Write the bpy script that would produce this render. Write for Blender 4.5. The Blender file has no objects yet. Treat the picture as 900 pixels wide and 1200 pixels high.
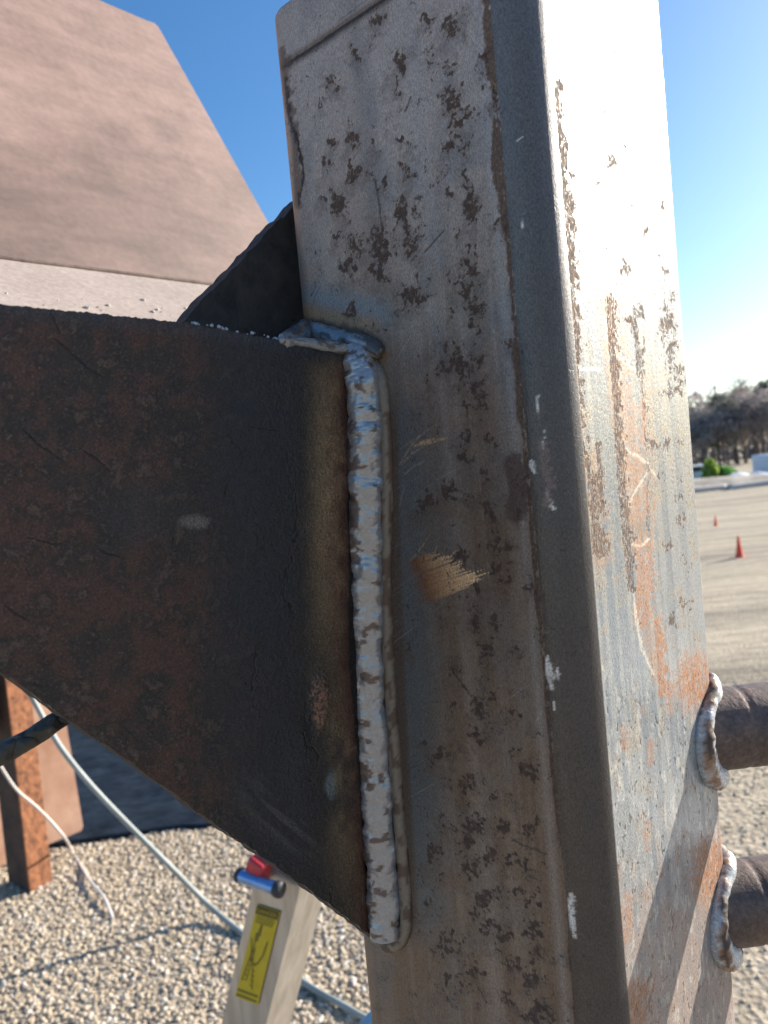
import bpy, bmesh, math, random
import numpy as np
from mathutils import Vector, Matrix

# ------------------------------------------------------------------ camera, sky, sun, exposure
SC = bpy.context.scene
EYE = 1.6
PITCH, ROLL, FPX = math.radians(2.46), math.radians(5.33), 900.0
SUN_AZ, SUN_EL = math.radians(63), math.radians(23.5)      # azimuth to the right of the view direction (+Y)
SUN_POWER, SKY_POWER, EXPOSURE = 5.0, 0.097, 1.1

_f = np.array([0, math.cos(PITCH), -math.sin(PITCH)])
_r0 = np.array([1.0, 0, 0]); _u0 = np.array([0, math.sin(PITCH), math.cos(PITCH)])
_r = math.cos(ROLL) * _r0 - math.sin(ROLL) * _u0
_u = math.sin(ROLL) * _r0 + math.cos(ROLL) * _u0
ORG = np.array([0, 0, EYE])

cam_d = bpy.data.cameras.new('camera'); cam = bpy.data.objects.new('camera', cam_d)
SC.collection.objects.link(cam); SC.camera = cam
cam_d.sensor_fit = 'VERTICAL'; cam_d.sensor_height = 36; cam_d.lens = 36 * FPX / 1200
cam_d.clip_start = 0.01; cam_d.clip_end = 3000
cam.matrix_world = Matrix(((_r[0], _u[0], -_f[0], 0), (_r[1], _u[1], -_f[1], 0), (_r[2], _u[2], -_f[2], EYE), (0, 0, 0, 1)))
cam_d.dof.use_dof = True; cam_d.dof.focus_distance = 0.36; cam_d.dof.aperture_fstop = 27 / 1.9

w = bpy.data.worlds.new('World'); SC.world = w; w.use_nodes = True
nt = w.node_tree; nt.nodes.clear()
sky = nt.nodes.new('ShaderNodeTexSky'); sky.sky_type = 'NISHITA'; sky.sun_disc = False
sky.sun_elevation = SUN_EL; sky.sun_rotation = SUN_AZ
sky.altitude = 100; sky.air_density = 1.0; sky.dust_density = 1.1; sky.ozone_density = 3.0
bg = nt.nodes.new('ShaderNodeBackground'); bg.inputs[1].default_value = SKY_POWER
wo = nt.nodes.new('ShaderNodeOutputWorld')
hs = nt.nodes.new('ShaderNodeHueSaturation'); hs.inputs['Saturation'].default_value = 1.25
nt.links.new(sky.outputs[0], hs.inputs['Color']); nt.links.new(hs.outputs[0], bg.inputs[0]); nt.links.new(bg.outputs[0], wo.inputs[0])

sd = bpy.data.lights.new('sun', 'SUN'); sd.energy = SUN_POWER; sd.angle = math.radians(0.53); sd.color = (1.0, 0.93, 0.81)
sun = bpy.data.objects.new('sun', sd); SC.collection.objects.link(sun)
SUNV = Vector((math.sin(SUN_AZ) * math.cos(SUN_EL), math.cos(SUN_AZ) * math.cos(SUN_EL), math.sin(SUN_EL)))
sun.rotation_euler = SUNV.to_track_quat('Z', 'Y').to_euler(); sun.location = (4, 4, 8)
SC.view_settings.view_transform = 'Standard'; SC.view_settings.look = 'None'
SC.view_settings.exposure = EXPOSURE; SC.view_settings.gamma = 1
SC.cycles.max_bounces = 6

# ------------------------------------------------------------------ helpers
random.seed(5); RNG = np.random.default_rng(5)
COL = SC.collection
def ray(px, py): return _f + (px - 450) / FPX * _r + (600 - py) / FPX * _u
def hit(px, py, p0, n):
    d = ray(px, py); t = np.dot(p0 - ORG, n) / np.dot(d, n); return ORG + d * t
def at(px, py, Y):
    d = ray(px, py); return ORG + d * (Y / d[1])
def gnd(px, py, z=0.0):
    d = ray(px, py); return ORG + d * ((z - EYE) / d[2])
def proj(P):
    D = P - ORG; z = D @ _f; return 450 + FPX * (D @ _r) / z, 600 - FPX * (D @ _u) / z
def sstep(a, b, x):
    t = np.clip((x - a) / (b - a), 0, 1); return t * t * (3 - 2 * t)
_TAB = RNG.random((512, 512))
def vnoise(x, y, seed=0):
    x = x + seed * 37.31; y = y + seed * 91.17
    xi = np.floor(x).astype(np.int64); yi = np.floor(y).astype(np.int64)
    fx = x - xi; fy = y - yi; fx = fx * fx * (3 - 2 * fx); fy = fy * fy * (3 - 2 * fy)
    a = _TAB[xi & 511, yi & 511]; b = _TAB[(xi + 1) & 511, yi & 511]
    c = _TAB[xi & 511, (yi + 1) & 511]; d = _TAB[(xi + 1) & 511, (yi + 1) & 511]
    return (a * (1 - fx) + b * fx) * (1 - fy) + (c * (1 - fx) + d * fx) * fy
def fbm(x, y, seed=0, octv=4, gain=.55):
    s = 0; amp = 1; tot = 0
    for o in range(octv):
        s = s + amp * vnoise(x * 2 ** o + o * 17.3, y * 2 ** o - o * 9.1, seed + o); tot += amp; amp *= gain
    return s / tot
def seg_dist(px, py, pts):
    best = np.full(px.shape, 1e9); tt = np.zeros(px.shape); n = len(pts) - 1
    for i in range(n):
        x0, y0 = pts[i]; x1, y1 = pts[i + 1]; dx, dy = x1 - x0, y1 - y0
        t = np.clip(((px - x0) * dx + (py - y0) * dy) / (dx * dx + dy * dy), 0, 1)
        d = np.hypot(px - x0 - t * dx, py - y0 - t * dy); m = d < best
        best = np.where(m, d, best); tt = np.where(m, (i + t) / n, tt)
    return best, tt
def lerpc(c, col, m): return c + (np.asarray(col) - c) * m[:, None]

def link(o, parent=None):
    COL.objects.link(o)
    if parent is not None: o.parent = parent
    return o
def tag(o, label=None, cat=None, group=None, kind=None):
    for k, v in (('label', label), ('category', cat), ('group', group), ('kind', kind)):
        if v: o[k] = v
    return o
def thing(name, label, cat, group=None):
    o = bpy.data.objects.new(name, None); COL.objects.link(o); o.empty_display_size = .05
    return tag(o, label, cat, group)
def mesh_obj(name, verts, faces, mat, parent=None, smooth=True, attrs=None):
    me = bpy.data.meshes.new(name); verts = np.asarray(verts, dtype=np.float32)
    if isinstance(faces, np.ndarray):
        k = faces.shape[1]; nf = len(faces)
        me.vertices.add(len(verts)); me.vertices.foreach_set('co', verts.ravel())
        me.loops.add(nf * k); me.loops.foreach_set('vertex_index', faces.astype(np.int32).ravel())
        me.polygons.add(nf); me.polygons.foreach_set('loop_start', np.arange(0, nf * k, k, dtype=np.int32))
        me.update(calc_edges=True)
    else:
        me.from_pydata(verts.tolist(), [], faces); me.update()
    me.polygons.foreach_set('use_smooth', np.full(len(me.polygons), smooth))
    for an, av in (attrs or {}).items():
        a = me.attributes.new(an, 'FLOAT_COLOR', 'POINT')
        av = np.concatenate([av, np.ones((len(av), 1))], 1).astype(np.float32); a.data.foreach_set('color', av.ravel())
    me.materials.append(mat)
    return link(bpy.data.objects.new(name, me), parent)
def bm_obj(name, bm, mat, parent=None, smooth=False):
    bmesh.ops.recalc_face_normals(bm, faces=bm.faces[:])
    me = bpy.data.meshes.new(name); bm.to_mesh(me); bm.free(); me.materials.append(mat)
    me.polygons.foreach_set('use_smooth', np.full(len(me.polygons), smooth))
    return link(bpy.data.objects.new(name, me), parent)
def V(a): return Vector([float(x) for x in a])
def slab(bm, pts, off):
    """closed prism from a planar outline and an offset vector"""
    a = [bm.verts.new(V(p)) for p in pts]; b = [bm.verts.new(V(np.asarray(p) + off)) for p in pts]
    n = len(pts); bm.faces.new(a); bm.faces.new(b[::-1])
    for i in range(n): bm.faces.new((a[i], b[i], b[(i + 1) % n], a[(i + 1) % n]))
def obox(bm, c, ax, ay, az, bev=0.0):
    """box: centre and three half vectors"""
    c, ax, ay, az = map(np.asarray, (c, ax, ay, az)); vs = []
    for sx in (-1, 1):
        for sy in (-1, 1):
            for sz in (-1, 1): vs.append(bm.verts.new(V(c + sx * ax + sy * ay + sz * az)))
    fs = [bm.faces.new([vs[i] for i in q]) for q in ((0, 1, 3, 2), (4, 6, 7, 5), (0, 4, 5, 1), (2, 3, 7, 6), (0, 2, 6, 4), (1, 5, 7, 3))]
    if bev:
        es = list({e for f in fs for e in f.edges})
        bmesh.ops.bevel(bm, geom=es, offset=bev, segments=2, affect='EDGES', profile=.6)
def grid_faces(nr, nc, wrap=False, base=0):
    r = np.arange(nr - 1)[:, None]; cc = nc if wrap else nc - 1; c = np.arange(cc)[None, :]; c2 = (c + 1) % nc
    a = r * nc + c; b = r * nc + c2; d = (r + 1) * nc + c; e = (r + 1) * nc + c2
    return np.stack([a, b, e, d], -1).reshape(-1, 4) + base
def catmull(pts, n):
    P = np.asarray(pts, float); P = np.vstack([2 * P[0] - P[1], P, 2 * P[-1] - P[-2]]); out = []
    for i in range(1, len(P) - 2):
        for t in np.linspace(0, 1, n, endpoint=False):
            a, b, c, d = P[i - 1:i + 3]
            out.append(.5 * ((2 * b) + (c - a) * t + (2 * a - 5 * b + 4 * c - d) * t * t + (3 * b - a - 3 * c + d) * t ** 3))
    out.append(P[-2]); return np.array(out)
def sweep(path, r1, r2=None, e_hint=(0, -1, 0), nseg=14, disp=None, closed=False):
    """tube along path, half axes r1 (side) and r2 (towards e_hint); disp(i,phi)->radius factor"""
    P = np.asarray(path, float); n = len(P); r1 = np.broadcast_to(r1, (n,)); r2 = r1 if r2 is None else np.broadcast_to(r2, (n,))
    T = np.gradient(P, axis=0) if not closed else np.roll(P, -1, 0) - np.roll(P, 1, 0)
    T /= np.linalg.norm(T, axis=1)[:, None]
    E = np.broadcast_to(np.asarray(e_hint, float), (n, 3)); E2 = E - (E * T).sum(1)[:, None] * T; E2 /= np.linalg.norm(E2, axis=1)[:, None]
    E1 = np.cross(E2, T); ph = np.linspace(0, 2 * math.pi, nseg, endpoint=False)
    k = np.ones((n, nseg)) if disp is None else disp(np.arange(n)[:, None], ph[None, :])
    v = P[:, None, :] + k[..., None] * (np.cos(ph)[None, :, None] * E1[:, None] * r1[:, None, None] + np.sin(ph)[None, :, None] * E2[:, None] * r2[:, None, None])
    v = v.reshape(-1, 3)
    if closed:
        idx = np.arange(n * nseg).reshape(n, nseg); idx = np.vstack([idx, idx[:1]])
        a = idx[:-1]; b = idx[1:]
        f = np.stack([a, np.roll(a, -1, 1), np.roll(b, -1, 1), b], -1).reshape(-1, 4)
        return v, f
    f = grid_faces(n, nseg, True); c0, c1 = len(v), len(v) + 1
    v = np.vstack([v, P[:1], P[-1:]]); i = np.arange(nseg); j = (i + 1) % nseg
    cap = np.vstack([np.stack([np.full(nseg, c0), j, i, i], -1), np.stack([np.full(nseg, c1), (n - 1) * nseg + i, (n - 1) * nseg + j, (n - 1) * nseg + j], -1)])
    faces = [list(map(int, q)) for q in f] + [list(map(int, q[:3])) for q in cap]
    return v, faces

# ------------------------------------------------------------------ materials
class NT:
    def __init__(s, name):
        s.m = bpy.data.materials.new(name); s.m.use_nodes = True; s.t = s.m.node_tree
        s.b = s.t.nodes['Principled BSDF']; s.tc = s.t.nodes.new('ShaderNodeTexCoord')
    def n(s, typ, **kw):
        o = s.t.nodes.new(typ)
        for k, v in kw.items():
            if hasattr(o, k) and not k.startswith('i_'): setattr(o, k, v)
        return o
    def l(s, a, b): s.t.links.new(a, b)
    def mapped(s, scale, coord='Object'):
        m = s.n('ShaderNodeMapping'); m.inputs['Scale'].default_value = scale; s.l(s.tc.outputs[coord], m.inputs[0]); return m.outputs[0]
    def noise(s, scale, detail=5, rough=.6, vec=None, dist=0):
        o = s.n('ShaderNodeTexNoise'); o.inputs['Scale'].default_value = scale; o.inputs['Detail'].default_value = detail
        o.inputs['Roughness'].default_value = rough; o.inputs['Distortion'].default_value = dist
        s.l(vec if vec is not None else s.tc.outputs['Object'], o.inputs['Vector']); return o.outputs['Fac']
    def ramp(s, fac, stops):
        o = s.n('ShaderNodeValToRGB'); e = o.color_ramp.elements
        while len(e) < len(stops): e.new(.5)
        for q, (p, c) in zip(e, stops): q.position = p; q.color = (*c, 1) if len(c) == 3 else c
        s.l(fac, o.inputs[0]); return o.outputs[0]
    def mix(s, fac, a, b, mode='MIX'):
        o = s.n('ShaderNodeMix', data_type='RGBA', blend_type=mode)
        for sock, v in ((o.inputs[0], fac), (o.inputs[6], a), (o.inputs[7], b)):
            if isinstance(v, (int, float)): sock.default_value = v
            elif isinstance(v, tuple): sock.default_value = (*v, 1)
            else: s.l(v, sock)
        return o.outputs[2]
    def math(s, op, a, b):
        o = s.n('ShaderNodeMath', operation=op)
        for sock, v in ((o.inputs[0], a), (o.inputs[1], b)):
            if isinstance(v, (int, float)): sock.default_value = v
            else: s.l(v, sock)
        return o.outputs[0]
    def bump(s, h, strength, dist, normal=None):
        o = s.n('ShaderNodeBump'); o.inputs['Strength'].default_value = strength; o.inputs['Distance'].default_value = dist
        s.l(h, o.inputs['Height'])
        if normal is not None: s.l(normal, o.inputs['Normal'])
        s.l(o.outputs[0], s.b.inputs['Normal']); return o.outputs[0]
    def set(s, **kw):
        for k, v in kw.items():
            sock = s.b.inputs[k]
            if isinstance(v, (int, float)): sock.default_value = v
            elif isinstance(v, tuple): sock.default_value = (*v, 1) if len(v) == 3 else v
            else: s.l(v, sock)
        return s
def painted(name, grain=900, bumpd=.0008, stretch=(1, 1, 1), var=.35, bstr=.5, marks=False, speck=.0):
    """colour and surface from the mesh's own wear attributes, fine grain from noise"""
    s = NT(name)
    c = s.n('ShaderNodeAttribute', attribute_name='wear'); q = s.n('ShaderNodeAttribute', attribute_name='surf')
    sp = s.n('ShaderNodeSeparateColor'); s.l(q.outputs['Color'], sp.inputs[0])
    nz = s.noise(grain, 4, .65, s.mapped(stretch))
    g = s.ramp(nz, [(.25, (1 - var,) * 3), (.75, (1 + var,) * 3)])
    base = s.mix(1.0, c.outputs['Color'], g, 'MULTIPLY')
    nf2 = s.noise(grain * 1.9, 3, .6, s.mapped(stretch)); base = s.mix(1.0, base, s.ramp(nf2, [(.30, (1 - speck,) * 3), (.42, (1, 1, 1)), (.60, (1, 1, 1)), (.74, (1 + 1.6 * speck,) * 3)]), 'MULTIPLY')
    rsrc, msrc, hsrc = sp.outputs[0], sp.outputs[1], sp.outputs[2]
    if marks:
        mk = s.n('ShaderNodeAttribute', attribute_name='marks'); ms = s.n('ShaderNodeSeparateColor'); s.l(mk.outputs['Color'], ms.inputs[0])
        def mask(d, n, kd, kn, lo, hi):
            nx = s.math('ADD', s.math('MULTIPLY', s.math('SUBTRACT', n, .5), 2.8), .5)
            v = s.math('ADD', s.math('MULTIPLY', d, kd), s.math('MULTIPLY', nx, kn))
            m = s.n('ShaderNodeMapRange', interpolation_type='SMOOTHSTEP'); m.inputs[1].default_value = lo; m.inputs[2].default_value = hi; s.l(v, m.inputs[0])
            return s.math('MULTIPLY', m.outputs[0], s.math('MINIMUM', s.math('MULTIPLY', d, 12), 1))
        nf = s.noise(520, 8, .72); nr = s.noise(900, 8, .74, s.mapped((1, 1, .5))); tone = s.noise(300, 5, .7)
        mf = mask(ms.outputs[0], nf, .66, .54, .60, .76); mr = mask(ms.outputs[1], nr, .68, .60, .60, .78)
        rust_f = s.ramp(tone, [(.35, (.040, .024, .019)), (.55, (.075, .043, .030)), (.7, (.13, .078, .05))])
        rust_r = s.ramp(tone, [(.34, (.035, .022, .016)), (.52, (.095, .052, .030)), (.68, (.22, .115, .06))])
        base = s.mix(s.math('MULTIPLY', mf, .9), base, rust_f); base = s.mix(s.math('MULTIPLY', mr, .95), base, rust_r)
        mm_ = s.math('MAXIMUM', mf, mr); inv = s.math('SUBTRACT', 1, mm_)
        rsrc = s.math('ADD', s.math('MULTIPLY', rsrc, inv), s.math('MULTIPLY', mm_, .9)); msrc = s.math('MULTIPLY', msrc, inv)
        hsrc = s.math('ADD', hsrc, s.math('MULTIPLY', mm_, s.math('SUBTRACT', tone, .72)))
    s.set(**{'Base Color': base})
    s.l(s.math('ADD', rsrc, s.math('MULTIPLY', s.math('SUBTRACT', nz, .5), .25)), s.b.inputs['Roughness'])
    s.l(msrc, s.b.inputs['Metallic'])
    h = s.math('ADD', s.math('ADD', hsrc, s.math('MULTIPLY', nz, .18)), s.math('MULTIPLY', nf2, .12))
    s.bump(h, bstr, bumpd)
    return s.m
def plain(name, a, b, scale, rough=.7, metal=0, bstr=.3, bdist=.002, detail=6, stretch=(1, 1, 1), coord='Object'):
    s = NT(name); n = s.noise(scale, detail, .6, s.mapped(stretch, coord))
    s.set(**{'Base Color': s.ramp(n, [(.3, a), (.7, b)]), 'Roughness': rough, 'Metallic': metal}); s.bump(n, bstr, bdist); return s.m

# ------------------------------------------------------------------ ground
TH = math.radians(41.871)
W, RC = 0.152, 0.01641
CORNER = np.array([0.0738986, 0.306443])
NF = np.array([-math.sin(TH), -math.cos(TH), 0]); Q = np.array([math.cos(TH), -math.sin(TH), 0]); UP = np.array([0, 0, 1.0])

def ground_material():
    s = NT('dirt_and_gravel')
    geo = s.n('ShaderNodeNewGeometry'); pos = geo.outputs['Position']
    sep = s.n('ShaderNodeSeparateXYZ'); s.l(pos, sep.inputs[0])
    def mp(sc):
        m = s.n('ShaderNodeMapping'); m.inputs['Scale'].default_value = sc; s.l(pos, m.inputs[0]); return m.outputs[0]
    big = s.noise(.5, 6, .6, mp((.22, 1.5, 1))); mid = s.noise(2.2, 6, .65, mp((.35, 1.8, 1))); fine = s.noise(40, 5, .7, mp((1, 1, 1)))
    far = s.ramp(big, [(.34, (.15, .125, .095)), (.45, (.28, .235, .175)), (.52, (.44, .36, .255)), (.60, (.25, .215, .165)), (.68, (.40, .33, .24))])
    far = s.mix(.38, far, s.ramp(mid, [(.40, (.20, .165, .12)), (.58, (.50, .42, .31))]))
    far = s.mix(.20, far, s.ramp(fine, [(.35, (.16, .135, .10)), (.65, (.58, .50, .385))]))
    clod = s.noise(11, 7, .7, mp((.6, 1.4, 1))); far = s.mix(.28, far, s.ramp(clod, [(.40, (.19, .155, .115)), (.52, (.44, .37, .275)), (.64, (.58, .50, .39))]))
    vo = s.n('ShaderNodeTexVoronoi'); vo.inputs['Scale'].default_value = 38; s.l(pos, vo.inputs['Vector'])
    st = s.ramp(vo.outputs['Color'], [(.1, (.24, .19, .135)), (.5, (.40, .325, .235)), (.9, (.52, .44, .335))])
    near = s.mix(.75, far, st)
    m = s.n('ShaderNodeMapRange'); m.inputs[1].default_value = 4.8; m.inputs[2].default_value = 3.0; s.l(sep.outputs[1], m.inputs[0])
    trk = s.noise(1.0, 5, .6, mp((.07, 1.05, 1))); far = s.mix(1, far, s.ramp(trk, [(.38, (.58, .57, .56)), (.48, (.98, .97, .95)), (.56, (1.12, 1.1, 1.06)), (.66, (.74, .73, .72))]), 'MULTIPLY')
    s.set(**{'Base Color': s.mix(m.outputs[0], far, near), 'Roughness': .95})
    h = s.math('ADD', s.math('MULTIPLY', mid, .6), s.math('ADD', s.math('MULTIPLY', fine, .12), s.math('MULTIPLY', vo.outputs['Distance'], .12)))
    s.bump(h, .8, .12); return s.m
GM = ground_material()
def build_ground():
    ys = np.concatenate([np.array([-600, -200, -60, -20, -8, -3]), np.linspace(-1, 14, 90), np.linspace(14.4, 60, 90), np.array([80, 120, 200, 400, 900, 2000])])
    xs = np.concatenate([np.array([-1500, -500, -150, -50, -20, -10]), np.linspace(-7, 26, 150), np.array([30, 45, 80, 200, 600, 1500])])
    X, Y = np.meshgrid(xs, ys)
    Z = np.zeros_like(X)
    a = sstep(5, 8, Y) * (1 - sstep(50, 60, Y)) * sstep(-8, -4, X) * (1 - sstep(24, 26, X))
    Z += a * ((fbm(X * .22, Y * 1.1, 3, 4) - .5) * .10 + (fbm(X * .1 + 3, Y * .35, 8, 2) - .5) * .16)
    v = np.stack([X, Y, Z], -1).reshape(-1, 3)
    tag(mesh_obj('ground', v, grid_faces(len(ys), len(xs)), GM), kind='structure')
build_ground()


# ------------------------------------------------------------------ the welded frame
FRAME = thing('steel_frame', 'rusty square steel post with a welded arm plate, white weld bead and two pipe stubs', 'steel frame')
C3 = np.array([CORNER[0], CORNER[1], 0]); CEN = C3 - Q * W / 2 - NF * W / 2
PF0, PR0 = C3.copy(), C3.copy()                        # points on the front plane (normal NF) and the right plane (normal Q)
def onfront(px, py, off=0.0): return hit(px, py, PF0 + NF * off, NF)
def onright(px, py, off=0.0): return hit(px, py, PR0 + Q * off, Q)
ZTOP = float(onfront(330, 6)[2])
FRONT_TAN = [(574, 0), (586, 190), (600, 292), (615, 493), (630, 660), (643, 817), (654, 924), (666, 1028), (677, 1192), (690, 1330)]

FLECKS = [(388,93,11),(415,64,8),(467,72,9),(465,101,11),(528,33,10),(533,66,10),(528,80,8),(543,97,8),(530,115,10),(539,136,12),(543,171,13),(545,206,10),(547,226,11),(551,245,8),(553,260,10),(555,292,10),(553,315,9),(545,338,8),(532,334,9),(528,364,8),(557,383,10),(473,163,13),(470,195,7),(477,204,7),(475,245,12),(481,265,8),(481,288,9),(487,323,9),(483,346,11),(444,286,11),(446,311,11),(409,311,12),(415,202,8),(438,171,8),(390,167,6),(382,190,9),(395,241,8),(376,232,7),(411,163,7),(524,167,7),(526,224,7),(535,272,9),(584,257,8),(576,109,9),(567,66,9),(411,366,9),(450,218,12),(392,276,8),(420,290,8),(371,300,7),(378,120,6),(440,24,8),(500,20,7),
 (533,428,14),(557,360,8),(497,447,12),(563,463,11),(548,480,8),(567,483,8),(547,513,9),(575,518,8),(545,537,8),(570,560,11),(530,577,13),(575,600,10),(577,633,9),(558,637,10),(592,643,9),(585,670,11),(532,577,10),(573,600,11),(592,643,9),(617,690,5),(557,727,9),(580,730,10),(527,788,8),(530,825,9),(557,830,9),(577,823,9),(600,832,11),(570,760,8),(512,884,8),(496,870,7),(524,968,10),(556,964,11),(572,1000,10),(594,1006,12),(552,1016,11),(554,1072,15),(572,1086,13),(540,1096,11),(588,972,9),(508,1000,10),(518,1028,11),(520,1104,10),(544,916,10),(564,864,10),(620,970,11),(624,1054,13),(626,1093,12),(628,1120,12),(631,1189,13),(600,1130,10),(606,1040,10),(612,1010,9),(590,1100,9),(560,1140,10),(596,1170,12),(530,1150,9),(618,905,10),(603,880,8),(625,1150,10),(575,930,8),(546,985,8),(534,1000,8),(565,1050,9),(585,1045,9),(610,1080,9),(500,1060,7),(515,960,6),(612,560,7),(605,600,6),(608,760,6),(480,760,5),(560,690,7),(540,650,8),(500,590,7),(596,400,8),(560,420,8)]
RFLECKS = [(651,57,7),(652,98,7),(656,132,6),(660,181,7),(666,238,8),(669,264,8),(669,302,9),(670,330,9),(672,360,9),(709,287,7),(732,314,8),(741,378,8),(749,366,6),(770,191,7),(777,242,6),(783,302,8),(787,348,9),(777,393,9),(685,140,7),(783,375,9),(790,433,10),(786,410,8),(794,455,8),(805,660,9),(803,708,9),(789,727,6),(794,585,6),(799,610,6),(700,165,4),(716,190,5),(733,170,4),(722,215,4),(708,130,4),(745,90,4),(741,240,4),(757,270,5),(763,290,5),(695,255,5),(771,300,6),(780,320,6),(702,215,4),(668,205,5),(764,60,4),(720,60,3),(705,30,4),(768,120,4),(790,400,7),(797,520,6),(780,520,5),(772,560,5),(800,560,6),(690,420,6),(684,450,6),(783,460,6),(765,520,5),(781,640,5)]
def fleck_field(px, py, L, wx, wy, sy=1.25, k=1.35):
    F = np.zeros(px.shape)
    for i, (x, y, r) in enumerate(L):
        rg = random.Random(i * 7 + int(x)); R = r * k * rg.choice((.5, .65, .8, 1.0, 1.15, 1.4)); el = sy * rg.uniform(.75, 1.45); an = rg.gauss(0, .5)
        m = np.nonzero((np.abs(px - x) < R * 2) & (np.abs(py - y) < R * el * 2))[0]
        dx = px[m] - x + wx[m] * r * 1.5; dy = py[m] - y + wy[m] * r * 1.7
        u = dx * math.cos(an) + dy * math.sin(an); v = -dx * math.sin(an) + dy * math.cos(an)
        F[m] = np.maximum(F[m], 1 - np.hypot(u, v / el) / R)
    return F
def stroke(px, py, pts, wd, nz, amp=.6, taper=None):
    xs = [p[0] for p in pts]; ys = [p[1] for p in pts]; out = np.zeros(px.shape)
    m = np.nonzero((px > min(xs) - wd * 2) & (px < max(xs) + wd * 2) & (py > min(ys) - wd * 2) & (py < max(ys) + wd * 2))[0]
    wob = (nz[m] - .5) * 2; d, t = seg_dist(px[m] + wob * (1.5 + wd * .5), py[m] - wob * 2.5, pts); wl = wd * (1 if taper is None else taper + (1 - taper) * np.sin(np.clip(t, 0, 1) * math.pi)); out[m] = 1 - sstep(.6, 1.1, d / wl + wob * amp); return out

CRN0 = (W - 2 * RC) * 1000
def paint_post(P, S, region):
    """P points, S distance round the post; region 0 front, 1 corner, 2 right, 3 the rest"""
    px, py = proj(P); s = S * 1000; z = P[:, 2] * 1000
    front = (region == 0).astype(float); right = (region == 2).astype(float); crn = (region == 1).astype(float)
    n1 = fbm(s * .05, z * .012, 1, 4); n2 = fbm(s * .35, z * .30, 2, 5, .62); n3 = fbm(s * .9, z * .9, 3, 4, .65); vs = fbm(s * .22, z * .006, 4, 4)
    n4 = fbm(s * .14, z * .12, 9, 4); fs = fbm(s * .8, z * .02, 6, 4)
    # front: mill scale, dull brown grey
    c = np.tile([.235, .155, .106], (len(P), 1))
    c = lerpc(c, (.31, .232, .178), sstep(.38, .68, vs) * .6)
    c = lerpc(c, (.165, .118, .09), sstep(.5, .75, n4) * .6)
    c = lerpc(c, (.38, .34, .31), sstep(.55, .8, fs) * .16)
    c = c * (1 - .30 * sstep(420, 640, py) * front)[:, None]; c = lerpc(c, (.52, .385, .31), sstep(440, 60, py) * .68); c = lerpc(c, (.15, .145, .14), sstep(.48, .66, fbm(s * .045, z * .03, 141, 3)) * .35)  # front paler towards the top, darker below: sky light painted in
    rough = .46 + (n3 - .5) * .2; metal = np.full(len(P), .30); h = .5 + (n3 - .5) * .12
    # dull worn bands running down the tube
    for x0, wd, cc, am in ((440, 18, (.15, .12, .10), .35), (585, 9, (.40, .36, .34), .35), (505, 14, (.38, .33, .30), .22)):
        dx = np.abs(px - (x0 + .088 * (py - 300))) / wd
        c = lerpc(c, cc, np.clip(1 - dx, 0, 1) * am * front)
    # blue grey heat zone right of the weld
    xw = np.interp(py, [430, 640, 860, 1100], [462, 466, 474, 488]); dx = px - xw
    along = sstep(425, 520, py) * (1 - sstep(1060, 1125, py)) * front
    c = lerpc(c, (.115, .125, .132), along * (1 - sstep(12, 62, dx + (n2 - .5) * 26)) * .85)
    c = lerpc(c, (.10, .06, .035), along * (1 - sstep(0, 7, dx)) * .7)
    # heat ring above the cap weld
    d, _ = seg_dist(px, py, [(352, 384), (385, 390), (425, 398), (447, 412)])
    d = d + (n2 - .5) * 9; e = front * sstep(485, 425, px + (py - 380) * .8)
    c = lerpc(c, (.18, .19, .205), e * sstep(62, 40, d) * .7); c = lerpc(c, (.30, .17, .085), e * sstep(36, 20, d) * .85); c = lerpc(c, (.085, .045, .028), e * sstep(17, 9, d) * .9)
    # rust flecks
    wx = (fbm(s * .30, z * .30, 101, 3) - .5) * 2; wy = (fbm(s * .30, z * .30, 111, 3) - .5) * 2; nx = (fbm(s * .55, z * .5, 121, 5, .66) - .5) * 2.4 + .5
    D = fleck_field(px, py, FLECKS, wx, wy, k=1.55) * front
    Dr = fleck_field(px, py - 9, FLECKS, wx, wy, 2.6, 1.5) * front; c = lerpc(c, (.115, .070, .046), sstep(.05, .8, Dr) * .42)
    rs = random.Random(77)
    for _ in range(46):
        x0, y0 = rs.uniform(360, 820), rs.uniform(20, 1180); a_ = rs.gauss(.6, .5) if rs.random() < .7 else rs.uniform(0, 3.1); L_ = rs.uniform(10, 55)
        m = stroke(px, py, [(x0, y0), (x0 + L_ * math.cos(a_), y0 - L_ * math.sin(a_))], .75, n2, .3, .1) * rs.uniform(.25, .6); c = lerpc(c, (.36, .31, .27) if rs.random() < .65 else (.05, .04, .035), m)
    MKF = np.maximum(D, front * .42 * sstep(.52, .68, n4)) * (.8 + .4 * n1)
    MKF = np.maximum(MKF, .34 * crn * sstep(.5, .66, n4))
    # brown line where the flat meets the corner
    d, t = seg_dist(px, py, FRONT_TAN); nn = fbm(s * .12, z * .05, 33, 4)
    wd = np.interp(py, [0, 200, 420, 900, 1200], [8, 6.5, 5.5, 4, 3.5]) * np.clip((nn - .30) * 3.2 + (nx - .5) * .9, 0, 2)
    d = np.abs(d + (px - np.interp(py, [q[1] for q in FRONT_TAN], [q[0] for q in FRONT_TAN]) < 0) * -3 + (nx - .5) * 3)
    m = (1 - sstep(.7, 1.2, np.abs(d) / np.maximum(wd, .5))) * (region <= 1)
    c = lerpc(c, np.where((n3 > .52)[:, None], (.115, .062, .036), (.070, .038, .026)), m * .85); rough = np.where(m > .5, .85, rough); metal *= 1 - .9 * m; h -= .15 * m
    m = stroke(px, py, [(603, 545), (612, 575), (606, 600)], 16, n2) * .8; c = lerpc(c, (.085, .045, .035), m * front)
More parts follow.
